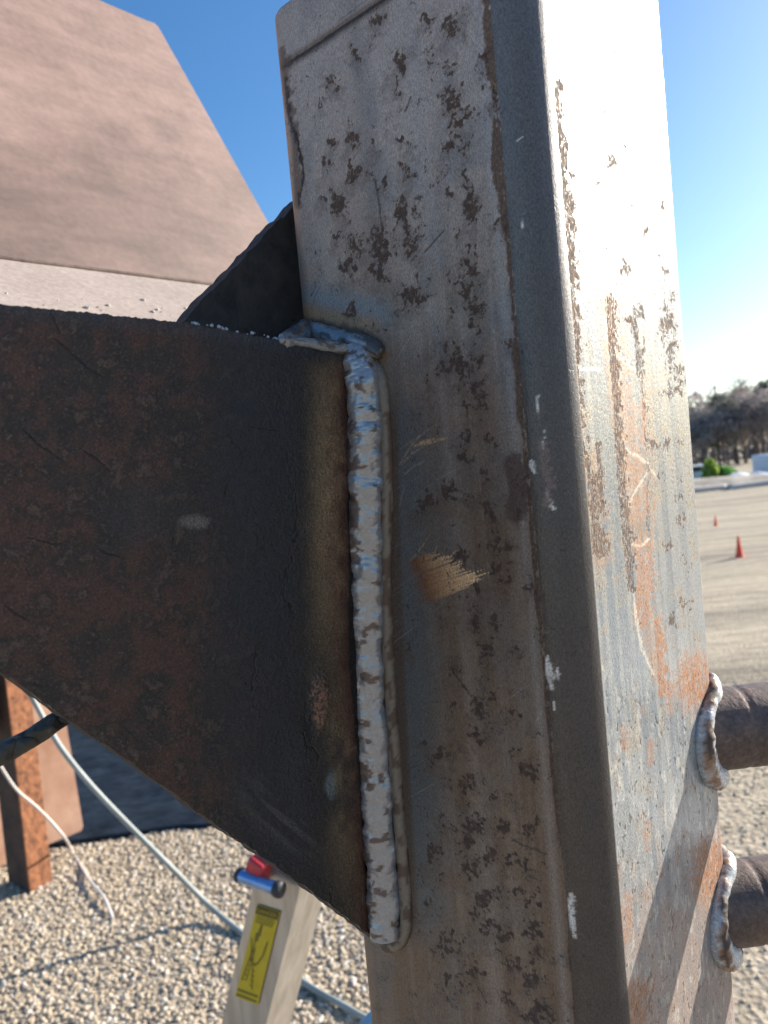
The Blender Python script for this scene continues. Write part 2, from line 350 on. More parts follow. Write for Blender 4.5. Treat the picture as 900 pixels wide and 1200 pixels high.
    # cut line near the top and cracked edge
    d, _ = seg_dist(px, py, [(333, 77), (372, 52), (410, 26), (455, -4), (520, -40)]); d += (n2 - .5) * 3
    c = lerpc(c, (.15, .085, .045), front * sstep(9, 3, d) * .8); h -= .8 * front * sstep(3.0, 1.0, d); c = lerpc(c, (.03, .02, .015), front * sstep(2.4, 1.0, d) * .9)
    eg = stroke(px, py, [(331, 60), (338, 120), (345, 150), (349, 200), (350, 240)], 6, n2, .9); c = lerpc(c, (.13, .075, .04), eg * .8)
    d, _ = seg_dist(px, py, [(336, 90), (340, 140), (349, 165), (356, 205), (351, 238)]); d += (n2 - .5) * 7; c = lerpc(c, (.035, .02, .012), sstep(2.2, .9, d)); h -= .6 * sstep(2.2, .9, d)
    # ground bright with a disc: the gold fan and the strokes above it
    def fan(poly_l, ang, tip, seedk):
        (x0, y0), (x1, y1) = poly_l; ca, sa = math.cos(ang), math.sin(ang)
        u = (px - x0) * ca + (py - y0) * sa; v = -(px - x0) * sa + (py - y0) * ca
        st = (fbm(u * .03, v * .9, seedk, 3) - .5) * 1.7 + .5
        return u, v, st
    u, v, st = fan(((497, 684), (562, 683)), math.radians(-18), 0, 41)
    lim = np.interp(v, [-34, -26, -12, 0, 8, 17, 24], [6, 22, 40, 44, 66, 58, 12]) + (st - .5) * 34
    g = sstep(-14, 4, u + (st - .5) * 20) * (1 - sstep(-2, 3, u - lim)) * sstep(-36, -28, v) * (1 - sstep(20, 25, v + (st - .5) * 6)) * front
    gc = np.array([.20, .085, .04]) + (np.array([.84, .56, .31]) - np.array([.20, .105, .055])) * np.clip(u / 58, 0, 1)[:, None] * (.45 + 1.1 * st)[:, None]
    c = c + (gc - c) * (g * .95)[:, None]; metal += (.25 - metal) * g; rough += (.36 - rough) * g
    for pts, wd, am in (([(466, 528), (490, 512), (512, 497)], 1.3, .4), ([(484, 523), (500, 518), (524, 514)], 3.2, .9), ([(470, 545), (484, 530), (505, 519)], 1.5, .5), ([(465, 550), (480, 525), (497, 505)], 1.4, .4), ([(470, 560), (486, 545), (500, 540)], 1.4, .35), ([(480, 660), (495, 640), (507, 622)], 1.2, .35), ([(520, 662), (532, 648), (536, 644)], 1.3, .7), ([(505, 660), (512, 640)], 1.2, .4)):
        m = stroke(px, py, pts, wd, n2, .4, .05) * front * am * np.clip(nx + .2, 0, 1); c = lerpc(c, (.62, .40, .20), m)
    # brushed area
    bu = (px * .80 - py * .6); bv = (px * .6 + py * .8); br = fbm(bu * .02, bv * .5, 55, 3); bm_ = along * (1 - sstep(20, 80, dx)) * sstep(480, 540, py) * (1 - sstep(720, 860, py))
    c = lerpc(c, (.21, .22, .23), bm_ * sstep(.55, .85, br) * .30)
    # scratches
    for pts in ([(530, 788), (550, 812), (573, 840)], [(497, 296), (520, 270)], [(475, 130), (482, 112)], [(640, 1000), (600, 985)], [(440, 210), (452, 300)]):
        m = stroke(px, py, pts, 1.3, n2, .4) * front; c = lerpc(c, (.05, .04, .035), m * .7); h -= .3 * m
    # corner strip: its dark reflection painted in, brown grey to blue black
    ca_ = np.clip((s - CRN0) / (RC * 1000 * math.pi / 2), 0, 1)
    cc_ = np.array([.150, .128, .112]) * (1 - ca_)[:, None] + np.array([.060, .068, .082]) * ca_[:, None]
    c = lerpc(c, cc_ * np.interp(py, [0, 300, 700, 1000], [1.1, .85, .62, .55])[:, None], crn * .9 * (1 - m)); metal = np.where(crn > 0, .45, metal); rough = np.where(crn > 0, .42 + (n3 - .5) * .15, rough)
    
    # white chips
    for pts, wd in (([(642, 770), (645, 788), (648, 806)], 6.0), ([(649, 822), (650, 832)], 1.8), ([(622, 541), (627, 553)], 4.6), ([(668, 1050), (671, 1075), (674, 1098)], 4.6), ([(641, 577), (648, 590)], 2.4), ([(645, 592), (650, 598)], 2.0), ([(629, 460), (632, 490)], 1.1), ([(637, 500), (637, 530)], 1.0), ([(606, 165), (612, 160)], 1.6), ([(613, 250), (612, 268)], 1.2)):
        m = stroke(px, py, pts, wd, n2, .9, .5) * (region <= 1) * np.clip(.75 + (nx - .3) * 1.2, 0, 1); c = lerpc(c, (.68, .62, .56), m); metal *= 1 - m
    m = stroke(px, py, [(636, 520), (640, 555), (646, 565), (640, 590)], 6, n3, 1.2) * (region <= 1); c = lerpc(c, (.20, .14, .125), m * .7)
    # ---------- right side: worn brighter, rust running down it
    R = right + (region == 3)
    b = np.tile([.345, .352, .348], (len(P), 1)); b = lerpc(b, (.20, .235, .265), sstep(.45, .7, vs) * .8); b = lerpc(b, (.40, .345, .265), sstep(.54, .72, n4) * .6); b = lerpc(b, (.24, .27, .30), sstep(.55, .72, fbm(s * .09, z * .018, 151, 3)) * .6)
    b = lerpc(b, (.20, .22, .24), sstep(.62, .74, n2) * .4)
    low = sstep(930, 1130, py + (n4 - .5) * 260 + (px - 780) * .8); b = lerpc(b, (.36, .25, .20), low * .7); b = b * .88; b = lerpc(b, (.52, .50, .45), sstep(.58, .72, fbm(s * .32, z * .14, 161, 4, .6)) * sstep(700, 860, py) * .55); b = lerpc(b, (.22, .23, .23), sstep(.56, .70, fbm(s * .22, z * .10, 171, 4, .6)) * sstep(640, 800, py) * .6)
    rr = .215 + (n3 - .5) * .16 + .14 * low; rm = np.interp(py, [0, 200, 420, 700], [.75, .62, .38, .10]) - .05 * low; rr = rr + np.interp(py, [350, 700], [0, .14]); rh = .5 + (n3 - .5) * .2
    D = fleck_field(px, py, RFLECKS, wx, wy, 1.9, 1.25) * right
    br = np.zeros(len(P))
    for pts, wd, am in (([(653, 100), (662, 220), (669, 300), (673, 380), (675, 440), (679, 490), (684, 545)], 7.5, .8), ([(715, 350), (718, 400), (722, 450), (727, 540), (731, 590), (736, 640), (741, 690)], 7.5, .70), ([(741, 375), (748, 400), (750, 440)], 5.5, .7), ([(752, 440), (757, 500), (761, 565), (759, 620)], 4, .55), ([(697, 560), (700, 600), (703, 645)], 12, .72), ([(775, 330), (786, 350), (787, 380)], 5, .5), ([(700, 520), (703, 548)], 4, .7)):
        br = np.maximum(br, stroke(px, py, pts, wd, n2, 1.0) * am)
    MKR = np.maximum(np.maximum(br * .95, D) , right * .36 * sstep(.56, .68, n4)) * right; br = np.zeros(len(P))
    orr = np.zeros(len(P))
    for pts, wd, am in (([(720, 380), (728, 450), (740, 540), (750, 600)], 16, .35), ([(754, 640), (756, 680), (752, 725)], 12, .8), ([(772, 727), (775, 765), (777, 812)], 7, .85), ([(756, 722), (766, 770), (775, 800)], 9, .45), ([(754, 470), (755, 517)], 3.5, .7), ([(716, 350), (722, 380)], 7, .5), ([(731, 855), (732, 876)], 5, .6), ([(762, 870), (762, 894)], 4.5, .55), ([(785, 805), (784, 835)], 5, .6), ([(754, 828), (755, 836)], 4, .4), ([(758, 965), (759, 995)], 5, .4), ([(748, 1160), (740, 1200)], 16, .7), ([(735, 1050), (733, 1100)], 8, .45)):
        orr = np.maximum(orr, stroke(px, py, pts, wd, n2, .9) * am)
    for (x, y, rx) in ((818, 800, 36), (838, 1020, 40)):
        d = np.hypot(px - x, (py - y) * .7) / rx; orr = np.maximum(orr, sstep(1.0, .35, d + (n3 - .5) * .9) * .9)
    orr *= right
    vl = np.zeros(len(P))
    for pts, wd, am in (([(716, 345), (724, 440), (738, 540), (748, 640)], 17, .75), ([(690, 540), (700, 600), (704, 652)], 15, .8), ([(757, 440), (762, 540), (762, 640)], 9, .5), ([(668, 250), (674, 380), (682, 520)], 9, .45)):
        vl = np.maximum(vl, stroke(px, py, pts, wd, n2, .9) * am)
    vl = vl * right * np.clip(.35 + (nx - .35) * 1.0, 0, 1); b = lerpc(b, (.40, .225, .115), vl); MKR = np.maximum(MKR, vl * .5)
    MKR = np.maximum(MKR, orr * .42)
    b = lerpc(b, np.array([.36, .135, .032]), orr * np.clip(.55 + (nx - .3) * .9, .1, 1)); b = lerpc(b, np.array([.105, .058, .036]), br * .95)
    rr = rr + (.9 - rr) * np.maximum(br, orr * .7); rm = rm * (1 - np.maximum(br, orr)); rh = rh + .35 * br * (n3 - .35) + .12 * orr - .1 * br
    for pts in ([(727, 577), (734, 596), (748, 570), (758, 555)], [(733, 526), (760, 545), (770, 560)], [(741, 637), (752, 640), (760, 632)], [(742, 690), (746, 730), (752, 760), (766, 790)], [(727, 420), (752, 440)]):
        m = stroke(px, py, pts, 1.5, n2, .6) * right; b = lerpc(b, (.62, .55, .45), m * .7)
    m = stroke(px, py, [(678, 432), (702, 433)], 1.6, n3, .8); b = lerpc(b, (.8, .8, .78), m)
    # small pits with a pale rim
    pit = sstep(.76, .80, fbm(s * .42, z * .30, 88, 2)) * right * sstep(780, 860, py); b = lerpc(b, (.10, .07, .05), pit * .6); rh -= .35 * pit
    k = R; c = c + (b - c) * k[:, None]; rough = rough + (rr - rough) * k; metal = metal + (rm - metal) * k; h = h + (rh - h) * k
    mk = np.stack([MKF, MKR, 0 * MKF], 1)
    return np.clip(c, .006, .9), np.stack([np.clip(rough, .12, 1), np.clip(metal, 0, 1), np.clip(h, 0, 1)], 1), mk

def build_post():
    hw = W / 2; pts = []; reg = []; fl = hw - RC
    for a in np.arange(-fl, fl, .00047): pts.append((a, hw)); reg.append(0)
    for t in np.linspace(0, math.pi / 2, 28, endpoint=False): pts.append((fl + RC * math.sin(t), fl + RC * math.cos(t))); reg.append(1)
    for b in np.arange(fl, -fl, -.0007): pts.append((hw, b)); reg.append(2)
    for t in np.linspace(0, math.pi / 2, 16, endpoint=False): pts.append((fl + RC * math.cos(t), -fl - RC * math.sin(t))); reg.append(2)
    for a in np.linspace(fl, -fl, 8, endpoint=False): pts.append((a, -hw)); reg.append(3)
    for t in np.linspace(0, math.pi / 2, 6, endpoint=False): pts.append((-fl - RC * math.sin(t), -fl - RC * math.cos(t))); reg.append(3)
    for b in np.linspace(-fl, fl, 8, endpoint=False): pts.append((-hw, b)); reg.append(3)
    for t in np.linspace(0, math.pi / 2, 14, endpoint=False): pts.append((-fl - RC * math.cos(t), fl + RC * math.sin(t))); reg.append(0)
    pts = np.array(pts); reg = np.array(reg); n = len(pts)
    seg = np.linalg.norm(np.diff(pts, axis=0, append=pts[:1]), axis=1); s = np.concatenate([[0], np.cumsum(seg)[:-1]])
    zs = np.concatenate([np.array([-.05, .4, .8, 1.1, 1.25]), np.arange(EYE - .31, ZTOP - .0016, .0005), [ZTOP - .0012, ZTOP - .0004, ZTOP]]); nr = len(zs)
    ins = np.zeros(nr); ins[-2] = .0004; ins[-1] = .0013
    k = 1 - ins / hw
    XY = CEN[None, None, :2] + (pts[None, :, 0] * k[:, None])[..., None] * Q[None, None, :2] + (pts[None, :, 1] * k[:, None])[..., None] * NF[None, None, :2]
    P = np.concatenate([XY, np.broadcast_to(zs[:, None, None], (nr, n, 1))], -1).reshape(-1, 3)
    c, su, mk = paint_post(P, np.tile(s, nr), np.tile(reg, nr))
    f = grid_faces(nr, n, True)
    # tube wall at the open top
    k2 = 1 - .0095 / hw
    def ring(z, kk): return np.column_stack([CEN[:2] + pts[:, :1] * kk * Q[:2] + pts[:, 1:] * kk * NF[:2], np.full(n, z)])
    inner = np.vstack([ring(ZTOP, k2), ring(ZTOP - .25, k2)]); base = len(P); P = np.vstack([P, inner])
    cc = np.tile([.13, .09, .07], (2 * n, 1)); ss = np.tile([.8, .1, .5], (2 * n, 1)); c = np.vstack([c, cc]); su = np.vstack([su, ss]); mk = np.vstack([mk, np.zeros((2 * n, 3))])
    i = np.arange(n); j = (i + 1) % n; top = (nr - 1) * n
    f = np.vstack([f, np.stack([top + i, top + j, base + j, base + i], 1), np.stack([base + i, base + j, base + n + j, base + n + i], 1)])
    m = painted('mill_scale_steel', 1500, .0011, (1, 1, .55), .5, .65, True, .35)
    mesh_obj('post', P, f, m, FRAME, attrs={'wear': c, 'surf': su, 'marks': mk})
build_post()

# arm plate: a plane through the weld line, standing square to the front of the post
WT, WB = onfront(425, 412), onfront(450, 1096)
LINE = (WB - WT) / np.linalg.norm(WB - WT)
NA = np.cross(NF, LINE); NA = NA / np.linalg.norm(NA); NA = NA if NA @ Q > 0 else -NA
def onarm(px, py, off=0.0): return hit(px, py, WT + NA * off, NA)
TOPE = [(437, 413), (405, 409), (330, 399), (215, 378), (100, 366), (0, 357), (-180, 340)]
BOTE = [(453, 1112), (437, 1099), (410, 1078), (383, 1057), (340, 1028), (300, 998), (255, 969), (170, 906), (88, 849), (0, 786), (-180, 655)]
def build_arm():
    def mv(px, py):
        p = onarm(px, py) - WT; return p @ NF, (p - NF * (p @ NF)) @ LINE
    T = np.array(sorted(mv(*p) for p in TOPE)); B = np.array(sorted(mv(*p) for p in BOTE))
    mmax = min(T[-1, 0], B[-1, 0]) - .001
    nc, nr = 420, 400
    m = np.concatenate([np.linspace(0, .1, 190, endpoint=False), np.linspace(.1, mmax, nc - 190)])
    t = np.interp(m, T[:, 0], T[:, 1]); b = np.interp(m, B[:, 0], B[:, 1])
    rag = (fbm(m * 900, m * 0, 5, 4) - .5); t = t + rag * .0014; b = b + (fbm(m * 260, m * 0 + 5, 6, 4, .45) - .5) * .0022
    v = np.linspace(0, 1, nr)[:, None]; S = t[None, :] * (1 - v) + b[None, :] * v; M = np.broadcast_to(m, S.shape)
    P0 = WT + M[..., None] * NF + S[..., None] * LINE
    P = P0.reshape(-1, 3); px, py = proj(P); mm = M.ravel() * 1000; ss = S.ravel() * 1000
    n1 = fbm(mm * .03, ss * .03, 11, 4); n2 = fbm(mm * .16, ss * .16, 12, 5, .6); n3 = fbm(mm * .8, ss * .8, 13, 4, .7); n4 = fbm(mm * .07, ss * .07, 14, 5)
    c = np.tile([.025, .020, .0175], (len(P), 1))
    c = lerpc(c, (.066, .030, .022), sstep(.42, .62, n4 + .12 * sstep(420, 700, py) - .16 * sstep(120, 330, px)) * .8)
    c = lerpc(c, (.012, .0115, .0115), sstep(.48, .64, n2) * .75)
    c = lerpc(c, (.105, .066, .05), sstep(.64, .74, n2 + .4 * (n3 - .5)) * .55); c = lerpc(c, (.10, .062, .048), sstep(.60, .72, fbm(mm * 1.4, ss * 1.4, 17, 3, .7)) * .45)
    c = lerpc(c, (.13, .12, .115), sstep(.68, .78, n3) * .35)
    # blackened, blue grey band set back from the weld
    xw = np.interp(py, [400, 470, 620, 780, 1000, 1100], [408, 411, 411, 412, 430, 437]); d = xw - px + (n2 - .5) * 16
    along = sstep(405, 440, py)
    c = lerpc(c, (.020, .022, .027), sstep(205, 120, d) * (.55 + .5 * n1) * sstep(360, 410, py))
    up = sstep(1010, 760, py)
    c = lerpc(c, (.036, .033, .030), along * sstep(84, 46, d) * .8); tn = np.interp(py, [400, 450, 520, 640, 730, 790, 850, 900, 960, 1010, 1060], [.25, .7, 1, 1, .65, .25, .6, .75, .55, .5, .2])
    c = lerpc(c, (.33, .225, .125), along * sstep(60, 24, d) * tn * (.45 + .8 * n2) * .85)
    c = lerpc(c, (.115, .058, .036), along * sstep(32, 8, d) * .72); c = lerpc(c, (.062, .026, .020), along * sstep(15, 4, d) * .8); c = lerpc(c, (.006, .005, .005), along * sstep(4.5, 1.5, xw - px + (n2 - .5) * 4))
    # soot at lower end with a pale smear and a scab of loose scale
    dk = sstep(1.0, .3, np.hypot((px - 370) / 70, (py - 915) / 80) + (n2 - .5) * .7); c = lerpc(c, (.030, .030, .033), dk * .8)
    rx = (px - 330) * .75 + (py - 960) * .66; ry = -(px - 330) * .66 + (py - 960) * .75; sm = fbm(rx * .012, ry * .11, 19, 4)
    sw = sstep(1, .3, np.hypot(rx / 90, ry / 38)) * sstep(.42, .66, sm); c = lerpc(c, (.10, .095, .092), sw * .45)
    sc = sstep(1.0, .45, np.hypot((px - 373) / 15, (py - 823) / 42) + (n3 - .5) * 1.1); c = lerpc(c, (.32, .17, .115), sc * sstep(.40, .58, n3) * .9)
    sc2 = sstep(1.0, .45, np.hypot((px - 362) / 8, (py - 850) / 40) + (n3 - .5) * .9); c = lerpc(c, (.018, .018, .02), sc2 * .8)
    bl = sstep(1.0, .3, np.hypot((px - 388) / 9, (py - 918) / 26) + (n2 - .5) * .6); c = lerpc(c, (.17, .21, .23), bl * .7)
    ye = sstep(1.0, .3, np.hypot((px - 396) / 9, (py - 912) / 26) + (n2 - .5) * .6); c = lerpc(c, (.22, .18, .11), ye * .5)
    pl = sstep(1.0, .4, np.hypot((px - 228) / 24, (py - 612) / 11) + (n3 - .5) * .8); c = lerpc(c, (.17, .145, .135), pl * .7)
    c = lerpc(c, (.030, .029, .029), sstep(1.0, .2, np.hypot((px - 165) / 80, (py - 600) / 60) + (n2 - .5) * .6) * .7)
    # thin blue grey line of fresh edge under the top
    te = np.interp(px, [-180, 0, 100, 215, 330, 437], [340, 357, 366, 378, 399, 413]); c = lerpc(c, (.035, .042, .055), sstep(22, 4, py - te) * .5)
    # flaking scale: raised sheets and cracks
    h = .5 + (n2 - .5) * .22 + (n3 - .5) * .5; disp = (n4 - .5) * .0007 + (n2 - .5) * .00022
    cr = np.abs(fbm(mm * .045, ss * .06, 71, 4) - .5); cm = sstep(.006, .001, cr) * sstep(.52, .62, n1) * (px < 330); c = lerpc(c, (.012, .011, .01), cm * .6); h -= .15 * cm
    for pts, wd in (([(63, 396), (90, 420), (108, 435), (126, 445)], 2.6), ([(30, 507), (45, 522), (82, 545)], 1.8), ([(88, 522), (108, 535), (128, 550)], 1.6), ([(0, 545), (28, 562)], 1.8), ([(28, 630), (60, 636), (84, 641)], 2.0), ([(112, 640), (125, 650), (145, 653)], 2.2), ([(0, 705), (15, 718), (36, 728)], 3.2), ([(290, 505), (308, 503), (325, 503)], 1.2), ([(335, 510), (340, 545), (350, 600), (345, 650), (335, 700), (342, 740), (346, 770)], 1.2), ([(262, 500), (280, 525), (275, 555), (255, 590)], 1.0), ([(305, 720), (300, 790), (293, 840)], 1.2), ([(358, 800), (362, 870), (372, 895), (352, 935)], 2.2), ([(55, 360), (70, 395)], 1.2), ([(378, 1035), (384, 1060)], 2.5), ([(294, 985), (303, 1000)], 2.4), ([(210, 620), (200, 650)], 1), ([(30, 662), (33, 675)], 2.5)):
        wv = (fbm(mm * .10, ss * .10, 201, 4) - .5) * 26; k = stroke(px + wv, py + wv * .7, pts, wd * .55, n2, 1.3, .1); c = lerpc(c, (.008, .007, .007), k * .85); h -= .25 * k
        k = stroke(px + wv - 1, py + wv * .7 + 2, pts, wd * .4, n2, 1.2, .1); c = lerpc(c, (.11, .09, .08), k * .18)
    h -= .25 * sc2; h += .3 * sc; disp += .0012 * sc
    disp *= sstep(0, 6, mm); P = P + disp[:, None] * NA
    rough = .62 + (n3 - .5) * .3 - .12 * sstep(150, 40, d); metal = .15 + .2 * sstep(80, 20, d)
    su = np.stack([np.clip(rough, .2, 1), metal, np.clip(h, 0, 1)], 1)
    f = grid_faces(nr, nc)
    # thickness, back and edges
    back = (P0[::20, ::15].reshape(-1, 3) - NA * .010); nbr, nbc = len(range(0, nr, 20)), len(range(0, nc, 15))
    bf = grid_faces(nbr, nbc)[:, ::-1] + len(P)
    per = np.concatenate([np.arange(nc), np.arange(1, nr) * nc + nc - 1, (nr - 1) * nc + np.arange(nc - 2, -1, -1), np.arange(nr - 2, 0, -1) * nc])
    rim = np.vstack([P[per] - NA * .010, P[per] - NA * .0002]); rb = len(P) + len(back); ne = len(per); q = np.arange(ne); q2 = (q + 1) % ne
    rf = np.stack([rb + ne + q2, rb + ne + q, rb + q, rb + q2], 1)
    k = len(back) + len(rim); P = np.vstack([P, back, rim]); f = np.vstack([f, bf, rf])
    c = np.vstack([np.clip(c, .008, .9), np.tile([.035, .027, .023], (k, 1))]); su = np.vstack([su, np.tile([.8, .1, .5], (k, 1))])
    mesh_obj('arm_plate', P, f, painted('burnt_steel', 1250, .0016, var=.85, bstr=.8, speck=.75), FRAME, attrs={'wear': c, 'surf': su})
build_arm()

# weld beads
def weld(name, P, r1, r2, seed, base, patch, pthr, rip, rough, nseg=22, ehint=(0, -1, 0), parent=FRAME, mat=None, closed=False, ripw=.0032, metal=.05, lump=.30, fine=.10, ps=(.13, 1.3), bias=0.0):
    L = np.concatenate([[0], np.cumsum(np.linalg.norm(np.diff(P, axis=0), axis=1))]) * 1000
    r1 = np.broadcast_to(r1, (len(P),)); r2 = np.broadcast_to(r2, (len(P),))
    def disp(i, ph):
        l = L[i]; ll = l - 3.2 * np.sin(ph) + 0 * ph
        fr = ((ll + 7 * fbm(l * .10 + 0 * ph, ph * .7 + 0 * l, seed, 2)) / (ripw * 1000)) % 1.0
        sc = np.sin(math.pi * fr) ** .7 * .8 + .35 * fr - .1
        return 1 + rip * (sc - .5) + lump * (fbm(l * .12 + 0 * ph, ph * .9 + 0 * l, seed + 3, 2) - .5) + fine * (fbm(l * .8 + 0 * ph, ph * 3.5 + 0 * l, seed + 7, 2) - .5)
    v, f = sweep(P, r1, r2, ehint, nseg, disp, closed)
    n = len(P); ll = np.repeat(L, nseg); ph = np.tile(np.linspace(0, 2 * math.pi, nseg, endpoint=False), n)
    if not closed: ll = np.append(ll, [L[0], L[-1]]); ph = np.append(ph, [0, 0])
    a = fbm(ll * ps[0], ph * ps[1], seed + 11, 4, .5) - bias * np.cos(ph); b2 = fbm(ll * .9, ph * 4, seed + 13, 3)
    c = np.tile(base, (len(v), 1)) * (.92 + .16 * b2)[:, None]; side = np.abs(np.cos(ph)) ** 4
    m = sstep(pthr - .015, pthr + .015, a + .10 * side); c = lerpc(c, patch, m * .9); c = lerpc(c, np.array(patch) * .45, side * sstep(.4, .6, b2) * .45)
    su = np.stack([rough + .25 * m, np.full(len(v), metal), .5 + .3 * (b2 - .5) - .12 * m], 1)
    return mesh_obj(name, v, f, mat or WM, parent, attrs={'wear': c, 'surf': su})
WM = painted('weld_slag', 700, .0009, var=.15, bstr=.5)
BEAD = [(411, 411), (420, 424), (426, 452), (428, 490), (429, 540), (429, 600), (430, 660), (430, 720), (431, 770), (433, 820), (437, 870), (440, 920), (444, 970), (448, 1020), (450, 1065), (452, 1097)]
def nearer(p, k): return p + (ORG - p) / np.linalg.norm(ORG - p) * k
bp = catmull([nearer(onfront(x, y), .0090) for x, y in BEAD], 48)
tt = np.linspace(0, 1, len(bp)); rw = .0086 * (1 - .35 * sstep(.06, 0, tt)) * (1 - .1 * sstep(.95, 1, tt)) * (1 + .05 * np.sin(tt * 70))
bead = weld('weld_bead', bp, rw, .0056, 3, (.33, .335, .35), (.125, .088, .072), .655, .075, .19, ehint=(0.05, -1, 0), nseg=48, ripw=.0125, lump=.40, fine=.08, metal=.45, ps=(.22, 1.5), bias=.105)
bead['label'] = 'thick pale slag covered weld bead'
BEAD2 = [(441, 430), (448, 450), (452, 500), (454, 560), (453, 640), (453, 700), (455, 760), (458, 820), (462, 870), (466, 930), (471, 990), (475, 1045), (476, 1080), (468, 1104), (452, 1108)]
bp2 = catmull([onfront(x, y, .0004) for x, y in BEAD2], 18)
b2 = weld('weld_bead', bp2, .0034, .0032, 23, (.185, .150, .115), (.10, .058, .035), .56, .10, .42, ehint=NF, nseg=14, ripw=.0021); b2['label'] = 'thin brown weld bead beside the thick one'
c3 = [onarm(322, 400, -.002), onarm(338, 398, -.004), onfront(357, 391, .004), onfront(374, 393, .003), onfront(398, 398, .003), onfront(420, 402, .003), onfront(438, 408, .002), onfront(448, 415, .001)]
cp = catmull(c3, 14); t = np.linspace(0, 1, len(cp))
weld('weld_cap', cp, np.interp(t, [0, .12, .27, .40, .6, .85, 1], [.0008, .0032, .0072, .0064, .0048, .0044, .0028]), np.interp(t, [0, .2, .5, 1], [.002, .005, .006, .0045]), 31, (.25, .265, .28), (.085, .072, .066), .60, .02, .18, ehint=NF, ripw=.009, metal=.3, lump=.45, fine=.05, nseg=32)['label'] = 'smooth grey blue weld over the end of the arm'
LIP = [(326, 399), (340, 400), (358, 402), (376, 405), (395, 408), (410, 409)]
lp = catmull([onarm(x, y, -.0015) for x, y in LIP], 10); t = np.linspace(0, 1, len(lp))
weld('weld_lip', lp, np.interp(t, [0, .3, .8, 1], [.0006, .0022, .003, .002]), .0030, 37, (.32, .34, .36), (.12, .10, .09), .64, .03, .25, ehint=NA, metal=.2, fine=.04, ripw=.006)

# gusset behind, its plane just left of the post
GP = CEN - Q * (W / 2 + .012)
def ongus(px, py): return hit(px, py, GP, Q)
def build_gusset():
    a, b = ongus(196, 396), ongus(353, 231)
    inner = b - NF * ((b - CEN) @ NF - .0)                    # runs back along the post's side
    low = np.array([inner[0], inner[1], a[2] - .03]); a2 = np.array([a[0], a[1], a[2] - .03])
    n = 40; u = np.linspace(0, 1, n); hy = a + (b - a) * u[:, None]; hy = hy + (np.stack([0 * u, 0 * u, (fbm(u * 22, u * 0, 4, 3) - .5) * .004], 1))
    pts = [a2] + list(hy) + [inner, low]
    bm = bmesh.new(); slab(bm, pts, -Q * .01)
    bm_obj('gusset_plate', bm, plain('blackened_steel', (.018, .017, .017), (.06, .052, .047), 90, .7, .1, .8, .004), FRAME)
    # pale spatter balls along the joint
    bm = bmesh.new()
    for i in range(26):
        x = random.uniform(225, 338); y = np.interp(x, [215, 330], [378, 398]) - random.uniform(-1, 2.5); r = random.uniform(.0003, .0011)
        bmesh.ops.create_icosphere(bm, subdivisions=1, radius=r, matrix=Matrix.Translation(V(onarm(x, y, -.001))))
    o = bm_obj('spatter', bm, plain('spatter_metal', (.3, .33, .36), (.5, .52, .55), 300, .3, .3), FRAME, True); o['kind'] = 'stuff'
build_gusset()

# lit inclined plate with its ledge, behind the arm
rust_pink = NT('faded_rust_primer')
def _pk(s):
    n = s.noise(5, 5, .6); f = s.noise(160, 4, .65)
    rot = s.n('ShaderNodeMapping'); rot.inputs['Rotation'].default_value = (.5, .3, .2); rot.inputs['Scale'].default_value = (14, 14, 55); s.l(s.tc.outputs['Object'], rot.inputs[0])
    st = s.noise(1, 5, .6, rot.outputs[0])
    c = s.ramp(n, [(.36, (.150, .096, .080)), (.5, (.25, .160, .134)), (.62, (.335, .222, .188))])
    c = s.mix(.45, c, s.ramp(st, [(.36, (.20, .155, .13)), (.62, (.40, .285, .245))])); c = s.mix(.16, c, s.ramp(f, [(.3, (.15, .11, .09)), (.7, (.45, .33, .28))]))
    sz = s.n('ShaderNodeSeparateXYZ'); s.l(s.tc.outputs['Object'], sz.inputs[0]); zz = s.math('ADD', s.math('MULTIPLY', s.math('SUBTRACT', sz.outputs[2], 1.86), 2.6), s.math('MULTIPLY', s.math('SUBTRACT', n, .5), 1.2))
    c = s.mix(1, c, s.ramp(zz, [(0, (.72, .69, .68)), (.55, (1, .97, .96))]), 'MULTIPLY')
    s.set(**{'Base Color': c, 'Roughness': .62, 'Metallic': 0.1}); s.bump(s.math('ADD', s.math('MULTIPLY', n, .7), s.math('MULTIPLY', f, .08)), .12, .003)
_pk(rust_pink)
LQ = -0.30                                               # ledge back edge, metres to the left of the post side
